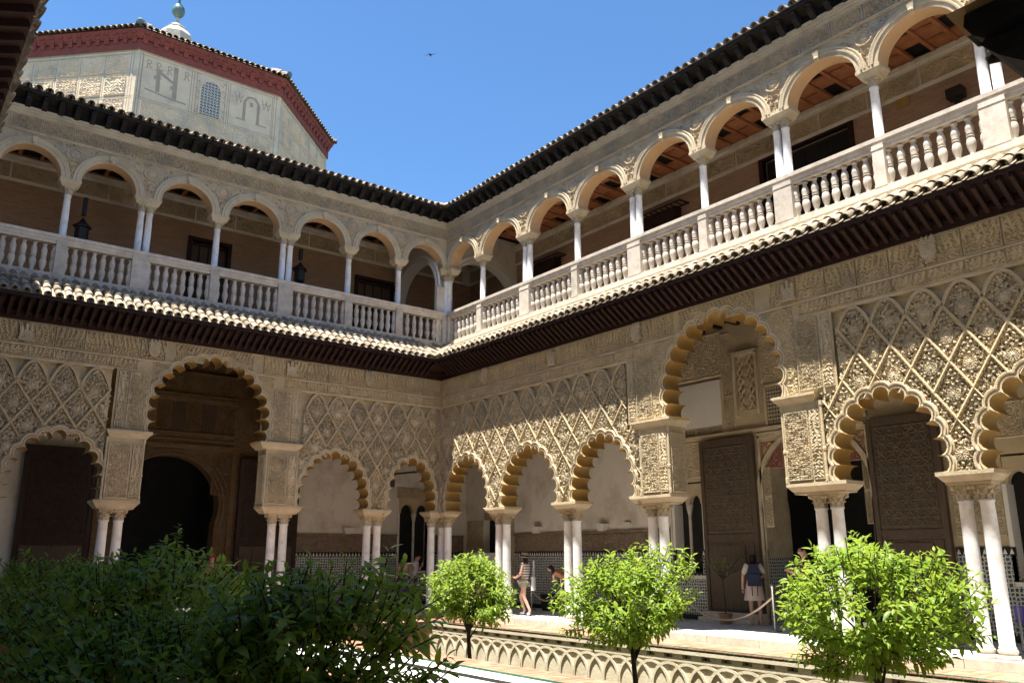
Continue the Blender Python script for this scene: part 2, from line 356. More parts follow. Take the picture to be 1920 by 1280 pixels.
nw = MB().box(-5.34, -5.30, -21, -1.6, -1.22, -.14).box(-8.47, -8.43, -21, -1.6, -1.22, -.14).build('retaining_wall', 'limewash'); tag(nw, 'plain low retaining edge below the central brick walk', 'retaining wall')
# ================================================================ columns
def capital_mesh(name, m, r, h, w_, leaves=True):
    """corinthian-like capital: bell, two rows of leaves, corner volutes, abacus"""
    b = MB(); b.lathe([(r*.98, 0), (r*1.02, h*.35), (r*1.25, h*.7), (w_*.48, h*.84)], 12, cap=False)
    if leaves:
        for row, (z0, z1, rr, n, off) in enumerate(((.0, .42, r*1.04, 8, 0), (.28, .68, r*1.16, 8, .5))):
            for i in range(n):
                a = 2*math.pi*(i+off)/n; ca, sa = math.cos(a), math.sin(a); wd = r*.34
                def P(t, q, z): return ((rr+q)*ca-t*sa, (rr+q)*sa+t*ca, z*h)
                b.add([P(-wd, 0, z0), P(wd, 0, z0), P(wd*.9, .008, z0+(z1-z0)*.6), P(-wd*.9, .008, z0+(z1-z0)*.6), P(0, r*.42, z1), P(0, r*.45, z1-.12)], [(0,1,2,3),(3,2,4),(2,5,4),(3,4,5)])
        for a in (45, 135, 225, 315):
            t = R(a); x, y = math.cos(t)*w_*.56, math.sin(t)*w_*.56
            b.lathe([(.012, -h*.05), (h*.15, 0), (h*.15, h*.16), (.012, h*.2)], 8, (x, y, h*.66))
    b.box(-w_/2, w_/2, -w_/2, w_/2, h*.86, h)
    return b.mesh(name, m)
z0, z1 = ZF+.145, 2.42
shaftL = MB().lathe([(.125, 0), (.125, .03), (.113, .05), (.113, .9), (.111, 1.6), (.105, z1-z0-.05), (.122, z1-z0-.04), (.122, z1-z0-.01), (.105, z1-z0)], 20).mesh('shaft', 'marble', True)
baseL = MB().box(-.165, .165, -.17, .17, -.135, 0).lathe([(.16, 0), (.168, .025), (.16, .055), (.135, .065), (.132, .09), (.145, .105), (.145, .13), (.128, .148)], 20).mesh('base', 'balmarble')
capL = capital_mesh('capital', 'trim', .108, .255, .325)
H2 = 10.37-9.25
shaftU = MB().lathe([(.105, 0), (.105, .03), (.086, .05), (.088, .5), (.078, H2-.05), (.092, H2-.04), (.092, H2-.015), (.078, H2)], 18).mesh('shaft', 'marble', True)
capU = capital_mesh('capital', 'trim', .078, .19, .22)
def ordinal(n): return ['first', 'second', 'third', 'fourth', 'fifth', 'sixth', 'seventh', 'eighth', 'ninth'][n-1]
def lower_column(S, s, d, label, grp):
    t = S.thing('marble_column', label, 'column', grp, (S.u(s), d, ZF))
    ob('base', baseL, t); ob('shaft', shaftL, t, (0, 0, z0-ZF)); ob('capital', capL, t, (0, 0, z1-ZF))
def upper_column(S, s, d, label, grp):
    t = S.thing('marble_column', label, 'column', grp, (S.u(s), d, 9.25))
    ob('shaft', shaftU, t); ob('capital', capU, t, (0, 0, H2))
def sideof(S, i): return ('nearer the corner' if i == 0 else 'farther from the corner')
GL = 'marble columns of the ground floor arcade'
for S, pairs in ((SB, ((2.87, 'sun, first lower pair right of the courtyard corner'), (5.74, 'sun, second lower pair right of the courtyard corner'), (8.61, 'sun under the pier left of right wing tall arch'), (12.85, 'sun under the pier right of right wing tall arch'), (15.46, 'sun, big pair at the right edge'))),
                 (SA, ((2.12, 'shade, first lower pair left of the courtyard corner'), (4.95, 'shade under the pier right of left wing tall arch'), (9.1, 'shade under the pier left of left wing tall arch'), (11.9, 'shade, last pair at the far left edge')))):
    for s, tx in pairs:
        for i, o in enumerate((-.165, .165)): lower_column(S, s+o, .25, f'white column in {tx}, {("nearer", "farther from")[i]} corner', GL)
lower_column(SA, .12, .25, 'lower corner column standing under the left wing side of the corner', GL)
lower_column(SB, .12, .25, 'lower corner column standing under the right wing side of the corner', GL)
lower_column(SB, -.27, .27, 'rear lower corner column tucked behind the two others at the corner', GL)
OU = .383
upB = [(-.53, 0), (1.45, 1), (3.70, 2), (5.87, 1), (8.08, 2), (10.25, 1), (12.38, 2), (14.49, 1), (16.55, 2), (18.6, 1)]
upA = [(-.53, 0), (1.37, 1), (3.12, 1), (5.12, 2), (7.15, 1), (9.05, 2), (10.91, 1), (12.8, 2)]
GU = 'slender marble columns of the upper gallery'
for S, lst in ((SB, upB), (SA, upA)):
    for k, (s, n) in enumerate(lst):
        if n == 0 or s > 17.5: continue
        for i in range(n):
            o = 0 if n == 1 else (-.105, .105)[i]
            q = 'single' if n == 1 else ('twin ' + sideof(S, i))
            upper_column(S, s+o, .53, f'slender upper column, {q}, {ordinal(k)} support {S.word} of the corner', GU)
upper_column(SA, -.42, .50, 'slender upper corner column on the left wing side', GU)
upper_column(SB, -.42, .50, 'slender upper corner column on the right wing side', GU)
upper_column(SB, -.66, .68, 'slender upper corner column set behind the corner pair', GU)
# ================================================================ lower arcades
def resample(P, n):
    P = [Vector(q) for q in P]; L = [0]
    for a, b in zip(P, P[1:]): L.append(L[-1]+(b-a).length)
    o = []; j = 0
    for k in range(n+1):
        t = L[-1]*k/n
        while j < len(L)-2 and L[j+1] < t: j += 1
        o.append(P[j].lerp(P[j+1], (t-L[j])/(L[j+1]-L[j])))
    return o
class Arch:
    def __init__(s, c, hw, n, big=False):
        s.c, s.hw, s.n, s.big = c, hw, n, big
        if big:
            zc, Rr = 5.05, 1.36; a0 = -math.asin(.53/Rr)
            rp = [(Rr*math.cos(a0+(math.pi/2-a0)*k/24), zc+Rr*math.sin(a0+(math.pi/2-a0)*k/24)) for k in range(25)]
        else:
            q = [(1., 2.86), (1.03, 3.08), (1.02, 3.3), (.96, 3.52), (.84, 3.75), (.66, 3.96), (.44, 4.12), (.2, 4.22), (0, 4.25)]
            sh = 0 if hw > .7 else .0
            rp = [(a*hw, z) for a, z in q]
        s.half = rp
        full = [(-x, z) for x, z in rp] + [(x, z) for x, z in reversed(rp[:-1])]
        s.P = resample([(x, z, 0) for x, z in full], n)
        s.r = (s.P[1]-s.P[0]).length/2*1.30
    def inside(s, x, z, margin=0):
        x = abs(x-s.c); rp = s.half
        if z >= rp[-1][1]: 
            return math.hypot(x, z-rp[-1][1]) < s.r+margin
        if z <= rp[0][1]: return x < rp[0][0]+s.r+margin
        # distance to the guide polyline
        best = 9; 
        for (x0, za), (x1, zb) in zip(rp, rp[1:]):
            dx, dz = x1-x0, zb-za; t = max(0, min(1, ((x-x0)*dx+(z-za)*dz)/(dx*dx+dz*dz+1e-9)))
            best = min(best, math.hypot(x-x0-t*dx, z-za-t*dz))
            if za <= z <= zb and x < x0+(x1-x0)*(z-za)/(zb-za+1e-9): return True
        return best < s.r+margin
    def outline(s, o, m=7):
        """list of lobes, each a list of (x,z) relative to centre; lobe circles grown by o"""
        P = s.P; n = s.n; nor = []
        for i in range(n+1):
            t = (P[min(i+1, n)]-P[max(i-1, 0)]).normalized(); nor.append(Vector((-t.y, t.x, 0)))
        res = []
        for i in range(n):
            hc = (P[i+1]-P[i]).length/2; tt = (P[i+1]-P[i]).normalized(); C = (P[i]+P[i+1])/2+Vector((-tt.y, tt.x, 0))*hc*.38; rr = hc*1.07+o
            def hit(p, d):
                e = p-C; b = e.dot(d); c = e.dot(e)-rr*rr; return p+d*(-b+math.sqrt(max(0, b*b-c)))
            A, B = hit(P[i], nor[i]) if o > 0 else P[i], hit(P[i+1], nor[i+1]) if o > 0 else P[i+1]
            a0 = math.atan2(A.y-C.y, A.x-C.x); a1 = math.atan2(B.y-C.y, B.x-C.x)
            while a1 > a0: a1 -= 2*math.pi
            res.append([(C.x+rr*math.cos(a0+(a1-a0)*k/m), C.y+rr*math.sin(a0+(a1-a0)*k/m)) for k in range(m+1)])
        return res
    def flat(s, o):
        L = []
        for lobe in s.outline(o): L += lobe if not L else lobe[1:]
        return L
    def build(s, S, parent, d0=0.0, depth=.5, name='lobed_arch'):
        k = S.sg
        def W(l, d): return [((s.c+x)*k, d, z) for x, z in l]
        tr = MB(); prof = [(.0, d0-.03), (.022, d0-.035), (.03, d0-.012), (.052, d0-.012), (.06, d0-.045), (.085, d0-.05), (.095, d0-.02), (.115, d0-.02), (.125, d0+.08)]
        outs = [s.outline(o) for o, _ in prof]
        def st(a, b):
            tr.strip(a, b) if k < 0 else tr.strip(b, a)
        for j in range(len(prof)-1):
            for i in range(s.n): st(W(outs[j+1][i], prof[j+1][1]), W(outs[j][i], prof[j][1]))
        tr.build('moulding', 'trim', parent, True)
        it = MB(); o0 = outs[0]
        for i in range(s.n):
            a, b = W(o0[i], d0-.03), W(o0[i], depth)
            it.strip(a, b) if k > 0 else it.strip(b, a)
        return it.build(name, 'ochre', parent, True)
# relief cell: pierced sheet, scallop shell, knobs and leaves inside a diamond p x .96
def cell_mesh(seed, p=.645, hh=.96, test=None):
    rs = random.Random(seed); b = MB(); cz = -.06; fx, fz = p/.645, hh/.96
    T_ = test or (lambda x, z: True)
    def ok(x, z, m=.95): return abs(x)/(.3225*fx)+abs(z)/(.48*fz) < m and T_(x, z)
    st = .026; nx, nz = int(.33*fx/st)+1, int(.49*fz/st)+1; vi = {}; vs = []; fs = []
    def V(i, k):
        if (i, k) not in vi:
            x, z = i*st, k*st; vi[(i, k)] = len(vs); vs.append((x, .012+.008*math.sin(41*x+seed)*math.sin(37*z), z))
        return vi[(i, k)]
    for i in range(-nx, nx):
        for k in range(-nz, nz):
            x, z = (i+.5)*st, (k+.5)*st
            if not ok(x, z, 1.02): continue
            r = math.hypot(x, z-cz); a = math.atan2(z-cz, x); d = abs(x)/(.3225*fx)+abs(z)/(.48*fz)
            if (.14 < r < .19 and math.sin(8*a+seed) > .15) or (.21 < r < .26 and math.sin(10*a) > .2) or (.60 < d < .92 and rs.random() < .26) or (z > .12 and rs.random() < .22): continue
            fs.append((V(i, k), V(i+1, k), V(i+1, k+1), V(i, k+1)))
    b.add(vs, fs)
    n = 13; m = n*2
    if T_(.1, cz) and T_(-.1, cz) and T_(0, cz-.1) and T_(0, cz+.1):
        ring = []
        for k in range(m):
            a = math.pi*k/n; rr = .092 if k % 2 else .086; ring.append((rr*math.cos(a), -.022 if k % 2 else .0, cz+rr*math.sin(a)))
        inner = [(q[0]*.3, -.016, cz+(q[2]-cz)*.3) for q in ring]
        b.add(ring+inner+[(0, -.03, cz)], [(i, (i+1) % m, m+(i+1) % m, m+i) for i in range(m)]+[(m+i, m+(i+1) % m, 2*m) for i in range(m)])
        rim0, rim, rim2 = [[(q[0]*f, y, cz+(q[2]-cz)*f) for q in ring] for f, y in ((1.08, -.018), (1.2, -.018), (1.26, .015))]
        b.add(rim0+rim+rim2, [(i, m+i, m+(i+1) % m, (i+1) % m) for i in range(m)]+[(m+i, 2*m+i, 2*m+(i+1) % m, m+(i+1) % m) for i in range(m)])
    def knob(x, z, r, h):
        q = 6; vs = [(x+r*math.cos(2*math.pi*i/q), .02, z+r*math.sin(2*math.pi*i/q)) for i in range(q)]
        v2 = [(x+r*1.1*math.cos(2*math.pi*i/q), -h*.6, z+r*1.1*math.sin(2*math.pi*i/q)) for i in range(q)]
        b.add(vs+v2+[(x, -h, z)], [(i, (i+1) % q, q+(i+1) % q, q+i) for i in range(q)]+[(q+i, q+(i+1) % q, 2*q) for i in range(q)])
    def leaf(x, z, a, l, wd, h):
        ca, sa = math.cos(a), math.sin(a)
        def P(t, q, y): return (x+t*ca-q*sa, y, z+t*sa+q*ca)
        b.add([P(0, 0, .016), P(l*.5, wd, .016), P(l, 0, .016), P(l*.5, -wd, .016), P(l*.35, 0, -h), P(l*.75, 0, -h*.8)], [(0,4,1),(1,4,5),(1,5,2),(2,5,3),(3,5,4),(3,4,0)])
    for x, z in ((0, .2), (-.075, .14), (.075, .14), (0, .1), (-.17, -.02), (.17, -.02), (-.12, -.17), (.12, -.17), (0, -.22), (-.05, .27), (.05, .27), (0, .34)):
        if ok(x, z, .9): knob(x+rs.uniform(-.008, .008), z, rs.uniform(.018, .026), rs.uniform(.018, .032))
    for i in range(210):       # mirrored pairs of leaves, as in carved foliage
        x, z = rs.uniform(0, .32*fx), rs.uniform(-.47, .47)*fz; a = rs.uniform(0, 6.28); l = rs.uniform(.035, .068); wd = rs.uniform(.010, .017); h = rs.uniform(.006, .026)
        for sx in (1, -1):
            xx, aa = x*sx, a if sx > 0 else math.pi-a
            if ok(xx, z, 1.0) and ok(xx+l*math.cos(aa), z+l*math.sin(aa), 1.02) and math.hypot(xx, z-cz) > .115: leaf(xx, z, aa, l, wd, h)
    return b.mesh('relief_panel', 'relief')
CELLS = [cell_mesh(i) for i in range(4)]
def rib_mesh(dx, dz):
    """straight lattice rib from (0,0) to (dx,dz), scalloped on its lower edge"""
    b = MB(); L = math.hypot(dx, dz); tx, tz = dx/L, dz/L; nx, nz = -tz, tx; n = 6; hw = .030
    if nz < 0: nx, nz = -nx, -nz
    A, B_, C, D = [], [], [], []
    for k in range(n*2+1):
        t = L*k/(2*n); lo = hw*(1.0 if k % 2 else .55)
        A.append((tx*t+nx*hw, -.022, tz*t+nz*hw)); B_.append((tx*t-nx*lo, -.022, tz*t-nz*lo))
        C.append((tx*t+nx*hw, .13, tz*t+nz*hw)); D.append((tx*t-nx*lo, .13, tz*t-nz*lo))
    f = [(tx*t_+nx*0, -.034, tz*t_) for t_ in [L*k/(2*n) for k in range(2*n+1)]]
    s1 = (A, f, B_, D) if dx > 0 else (B_, f, A, C)
    flip = dx*1 > 0
    def st(p, q): b.strip(q, p) if flip else b.strip(p, q)
    st(A, f); st(f, B_); st(B_, D); st(C, A)
    return b.mesh('lattice_rib', 'stucco')
def curve_rib(dx, dz):
    b = MB(); n = 8; hw = .030; pts = []
    for k in range(n+1):
        t = k/n; p1 = (dx*.5, dz); p2 = (dx, dz)
        pts.append((2*t*(1-t)*p1[0]+t*t*p2[0], 2*t*(1-t)*p1[1]+t*t*p2[1]))
    A, B_, C, D = [], [], [], []
    for k, (x, z) in enumerate(pts):
        a, c = pts[max(k-1, 0)], pts[min(k+1, n)]; tx, tz = c[0]-a[0], c[1]-a[1]; l = math.hypot(tx, tz); nx, nz = -tz/l*hw, tx/l*hw
        if nz < 0: nx, nz = -nx, -nz
        A.append((x+nx, -.022, z+nz)); B_.append((x-nx, -.022, z-nz)); C.append((x+nx, .1, z+nz)); D.append((x-nx, .1, z-nz))
    def st(p, q): b.strip(q, p) if dx > 0 else b.strip(p, q)
    st(A, B_); st(B_, D); st(C, A)
    return b.mesh('lattice_rib', 'stucco')
RC = 0.09
def sebka(S, T, s0, s1, arches, p, c0, rows, par, cut=None):
    """recessed plate pierced by lobed arches + lattice ribs + relief cells. rows: z of crossing rows from the top; par: parity of first row (0 at c0)"""
    k = S.sg; pts = [(s0, 2.86)]
    for a in arches: pts += [(a.c+x, z) for x, z in a.flat(.06)]
    pts += [(s1, 2.86), (s1, 6.02), (s0, 6.02)]
    if k < 0: pts = [(-x, z) for x, z in reversed(pts)]
    MB().poly(pts, RC).build('recessed_panel', 'stucco', T)
    for a in arches: a.build(S, T)
    b = MB(); u0, u1 = U(S, s0, s1); b.box(u0, u1, -.01, RC, 5.985, 6.04)
    b.build('border_moulding', 'trim', T)
    cache = {}
    def free(x, z, m): return s0+.02 < x < s1-.02 and not any(a.inside(x, z, m) for a in arches) and not (cut and cut(x, z))
    def seg(x0, za, x1, zb, curve=False):
        if curve:
            if not (free(x0, za, .1) and free(x1, zb-.03, .1)): return
            key = (round((x1-x0)*k, 3), round(zb-za, 3), 1)
            if key not in cache: cache[key] = curve_rib((x1-x0)*k, zb-za)
            ob('lattice_rib', cache[key], T, (x0*k, 0, za)); return
        ts = [i/24 for i in range(25) if free(x0+(x1-x0)*i/24, za+(zb-za)*i/24, .12)]
        if not ts or ts[-1]-ts[0] < .12: return
        t0, t1 = ts[0], ts[-1]; key = (round((x1-x0)*k, 3), round(zb-za, 3))
        if key not in cache: cache[key] = rib_mesh((x1-x0)*k, zb-za)
        f = t1-t0
        ob('lattice_rib', cache[key], T, ((x0+(x1-x0)*t0)*k, 0, za+(zb-za)*t0), scale=(f, 1, f))
    n0 = int((s0-c0)/p)-2; n1 = int((s1-c0)/p)+2; rng = random.Random(int(s0*10)+3)
    for j in range(n0, n1):
        for r, z in enumerate(rows):
            x = c0+j*p+(p/2 if (par+r) % 2 else 0)
            if r == 0:
                for sgn in (-1, 1): seg(x, z, x+sgn*p/2, 5.97, True)
            if r+1 < len(rows):
                for sgn in (-1, 1): seg(x, z, x+sgn*p/2, rows[r+1])
            xc = x+p/2                      # diamond centred at this row between crossings
            pts_ = [(xc, z), (xc-p*.42, z), (xc+p*.42, z), (xc, z+.40), (xc, z-.40), (xc+p*.24, z+.22), (xc-p*.24, z+.22), (xc+p*.24, z-.22), (xc-p*.24, z-.22)]
            fr = [free(a_, b_, .10) and b_ < 5.97 for a_, b_ in pts_]
            if all(fr): ob('relief_panel', rng.choice(CELLS), T, (xc*k, .0, z), scale=(p/.645, 1, 1.0))
            elif any(fr): ob('relief_panel', cell_mesh(rng.randrange(999), p, .96, lambda a_, b_: free(xc+a_*k, z+b_, .085) and z+b_ < 5.97), T, (xc*k, .0, z))
FZ = [relief_mesh('frieze_panel', .62, .50, 60, 50, .042, 'script', 11+i, 'stucco') for i in range(3)]
FB = [relief_mesh('inscription_panel', .62, .24, 60, 24, .034, 'script', 31+i, 'stucco', .02) for i in range(2)]
PL = relief_mesh('ornament_panel', .50, 1.40, 44, 120, .036, 'arabesque', 5, 'relief')
PN = relief_mesh('ornament_panel', .22, 1.40, 20, 120, .034, 'script', 8, 'relief', .02)
def shield_mesh():
    b = MB(); pts = [(-.13, .17), (-.13, -.03), (-.09, -.12), (0, -.18), (.09, -.12), (.13, -.03), (.13, .17)]
    b.prism(list(reversed(pts)), -.05, .02)
    for i in range(3): b.lathe([(.028, 0), (.034, .05), (.0, .09)], 6, (-.08+.08*i, -.02, .2), cap=False)
    b.box(-.13, .13, -.045, .0, .17, .205); b.box(-.008, .008, -.062, -.05, -.15, .16); b.box(-.12, .12, -.0615, -.05, .0, .014)
    for x, z in ((-.07, .09), (.07, -.05), (.07, .09), (-.06, -.05)): b.box(x-.03, x+.03, -.064, -.05, z-.03, z+.03)
    for i in range(10):
        a = 2*math.pi*i/10; b.lathe([(.02, 0), (.03, .03), (.0, .05)], 5, (.17*math.cos(a), -.01, .02+.2*math.sin(a)-.02), cap=False)
    return b.mesh('shield', 'relief')
SH = shield_mesh()
def castle_mesh():
    b = MB(); b.box(-.13, .13, -.045, .02, -.14, .06)
    for x in (-.1, 0, .1): b.box(x-.036, x+.036, -.055, .02, .06, .14 if x else .2)
    b.box(-.03, .03, -.065, .0, -.14, -.05); b.box(-.15, .15, -.06, .02, -.175, -.14)
    return b.mesh('shield', 'relief')
SC = castle_mesh()
def lower_arcade(S, T, bays, zone, arch, shields):
    k = S.sg
    for b in bays: sebka(S, T, *b)
    z0_, z1_ = zone
    pts = [(z0_, 4.50)] + [(arch.c+x, z) for x, z in arch.flat(.06)] + [(z1_, 4.50), (z1_, 6.88), (z0_, 6.88)]
    if k < 0: pts = [(-x, z) for x, z in reversed(pts)]
    MB().poly(pts, .0).build('centre_panel', 'stucco', T); arch.build(S, T)
    # frieze plate left and right of the centre, upper bands
    b = MB()
    for a0, a1 in ((0, z0_), (z1_, S.L)):
        u0, u1 = U(S, a0, a1); b.box(u0, u1, .0, .12, 6.03, 6.88)
    b.build('frieze_wall', 'stucco', T)
    # back and core of the wall so that no light leaks
    b = MB(); u0, u1 = U(S, -.5, S.L); b.box(u0, u1, .12, .5, 6.8, 8.0); b.build('wall_core', 'stucco', T)
    b = MB()
    for a0, a1 in ((-.0, arch.c-.95), (arch.c+.95, S.L)):
        u0, u1 = U(S, a0, a1); b.box(u0, u1, -.035, .0, 6.295, 6.335)
    u0, u1 = U(S, 0, S.L); b.box(u0, u1, -.03, .0, 6.855, 6.90)
    b.build('string_course', 'trim', T)
    rng = random.Random(4); n = int(S.L/.635)
    for i in range(n):
        s = .05+i*.635
        if s+.62 < arch.c-1.0 or s > arch.c+1.0:
            if s+.62 < arch.c-.98 or s > arch.c+.98: ob('frieze_panel', rng.choice(FZ), T, (min(S.u(s), S.u(s+.62)), 0.0, 6.345))
            if s+.62 < arch.c-1.45 or s > arch.c+1.45: ob('inscription_panel', rng.choice(FB), T, (min(S.u(s), S.u(s+.62)), 0.0, 6.05))
    # carved field round the tall arch, cut along its lobes
    def field(name, s0, s1, za, zb, st, dep, fn, m):
        nx, nz = int((s1-s0)/st), int((zb-za)/st); vi = {}; vs = []; fs = []
        def V(i, j):
            if (i, j) not in vi:
                s, z = s0+i*(s1-s0)/nx, za+j*(zb-za)/nz; vi[(i, j)] = len(vs); vs.append((s*k, -dep*max(0, min(1, .5+1.6*fn(s, z))), z))
            return vi[(i, j)]
        for i in range(nx):
            for j in range(nz):
                s, z = s0+(i+.5)*(s1-s0)/nx, za+(j+.5)*(zb-za)/nz
                if arch.inside(s, z, .10): continue
                f = (V(i, j), V(i+1, j), V(i+1, j+1), V(i, j+1)); fs.append(f if k > 0 else f[::-1])
        MB().add(vs, fs).build(name, m, T)
    ar = lambda s, z: math.sin(78*s+2*math.sin(58*z))*math.sin(78*z+2*math.sin(58*s))-(2 if abs((s-arch.c+5) % .55-.275) > .262 else 0)
    scr = lambda s, z: math.sin(62*s+1.6*math.sin(26*z)+math.sin(9*s))*(.7 if z > 6.58 else .2)+.8*math.sin(55*z+2.5*math.sin(48*s))*math.sin(50*s+2*math.sin(40*z))-(2 if abs(s % .6-.3) > .29 else 0)
    field('carved_field', z0_+.82, arch.c, 4.56, 6.27, .022, .03, ar, 'stucco'); field('carved_field', arch.c+.001, z1_-.82, 4.56, 6.27, .022, .03, ar, 'stucco')
    field('frieze_field', arch.c-1.02, arch.c+1.02, 6.35, 6.84, .018, .032, scr, 'stucco')
    for s, kind in shields: ob('shield', SC if kind else SH, T, (S.u(s), -.05, 6.58), scale=(1.05, 1, 1.05))
    # pilaster ornament above the pier cornices
    for e, o in ((z0_, 1), (z1_, -1)):
        for q, (w_, me) in enumerate(((.50, PL), (.22, PN))):
            a = e+o*(.30 if q == 0 else .05); b_ = a+o*w_
            ob('ornament_panel', me, T, (min(S.u(a), S.u(b_)), .0, 4.58))
def pier(S, T, a, b, inner, cor, imp):
    """ornamented pier body between a and b (s), cornice range cor, impost range imp"""
    P = MB(); u0, u1 = U(S, a, b); P.box(u0, u1, -.03, .5, 2.86, 4.36)
    o = P.build('pier', 'stucco', T)
    w_ = b-a; ob('ornament_panel', PL, o, (u0+.04, -.03, 2.905), scale=((w_-.32)/.5, 1.0, .93) if S.sg*inner < 0 else ((w_-.32)/.5, 1, .93))
    ob('ornament_panel', PN, o, (u1-.26, -.03, 2.905), scale=(1, 1, .93))
    ui = S.u(inner)      # side face toward the tall arch
    ob('ornament_panel', PL, o, (ui, .02 if S.sg*(1 if inner == b else -1) > 0 else .46, 2.905), (0, 0, math.pi/2 if S.sg*(1 if inner == b else -1) > 0 else -math.pi/2), (.88, 1.0, .93))
    for x, y in ((u0, -.03), (u1, -.03), (ui, .5)): MB().lathe([(.03, 0), (.03, .1), (.022, .12), (.022, .55), (.034, .57), (.034, .61), (.022, .63), (.022, 1.36), (.034, 1.4), (.034, 1.47)], 8, (x, y, 2.87)).build('colonnette', 'trim', o)
    c0_, c1_ = U(S, *cor); c = MB()
    for zA, zB, g0, g1 in ((4.345, 4.38, .0, .02), (4.38, 4.44, .02, .07), (4.44, 4.475, .075, .09), (4.475, 4.525, .10, .10)):
        cx = (c0_+c1_)/2; hx = (c1_-c0_)/2-.10; c.frustum(cx, .235, zA, zB, hx+g0, .27+g0, hx+g1, .27+g1)
    c.build('cornice', 'trim', o)
def impost(S, T, c, hw, d=.25, hd=.2):
    b = MB(); x = S.u(c)
    for zA, zB, g0, g1 in ((2.665, 2.70, -.10, -.10), (2.70, 2.80, -.09, -.01), (2.80, 2.865, 0, 0)):
        b.frustum(x, d, zA, zB, hw+g0, hd+.10+g0, hw+g1, hd+.10+g1)
    return b.build('impost', 'trim', T)
Bc, Ac = 10.73, 7.05
AB = SB.thing('lower_arcade', 'sunlit lower arcade wall of carved diamond lattice, right wing', 'arcade')
b1 = [Arch(1.42, .86, 13), Arch(4.31, .95, 13), Arch(7.12, .86, 13)]
b2 = [Arch(14.22, .82, 13), Arch(16.92, .96, 13)]
lower_arcade(SB, AB, [(0.0, 8.42, b1, .7175, 0.0, [5.52, 5.04, 4.54, 4.04, 3.54, 3.06], 1, lambda x, z: x > 8.0 and z > 4.4),
                      (13.05, 18.4, b2, .645, 15.46, [5.60, 5.12, 4.64, 4.16, 3.69, 3.2], 0, lambda x, z: x < 13.47 and z > 4.55)],
             (8.05, 13.42), Arch(Bc, 1.36, 17, True), ((8.47, 0), (12.6, 1), (15.38, 0), (2.4, 0), (5.4, 1)))
for c, h in ((.0, .36), (2.87, .46), (5.74, .46), (8.66, .62), (12.80, .62), (15.46, .46)): impost(SB, AB, c, h)
pier(SB, AB, 8.42, 9.27, 9.27, (8.22, 9.42), None); pier(SB, AB, 12.2, 13.05, 12.2, (12.05, 13.0), None)
AA = SA.thing('lower_arcade', 'shaded lower arcade wall of carved diamond lattice, left wing', 'arcade')
a1 = [Arch(.98, .60, 11), Arch(3.49, .86, 13)]
a2 = [Arch(10.47, .86, 13), Arch(13.0, .6, 11)]
lower_arcade(SA, AA, [(0.0, 4.62, a1, .645, 4.12, [5.52, 5.03, 4.54, 4.05, 3.57, 3.1], 1, lambda x, z: x > 4.5 and z > 4.4),
                      (9.48, 14.0, a2, .665, 10.5, [5.46, 4.99, 4.5, 4.02, 3.55, 3.1], 1, None)],
             (4.60, 9.40), Arch(Ac, 1.36, 17, True), ((11.44, 1), (8.61, 0), (4.97, 1), (2.57, 0)))
for c, h in ((.0, .36), (2.12, .46), (4.97, .56), (9.08, .52), (11.9, .46)): impost(SA, AA, c, h)
pier(SA, AA, 4.62, 5.5, 5.5, (4.52, 5.72), None); pier(SA, AA, 8.6, 9.45, 8.6, (8.45, 9.5), None)
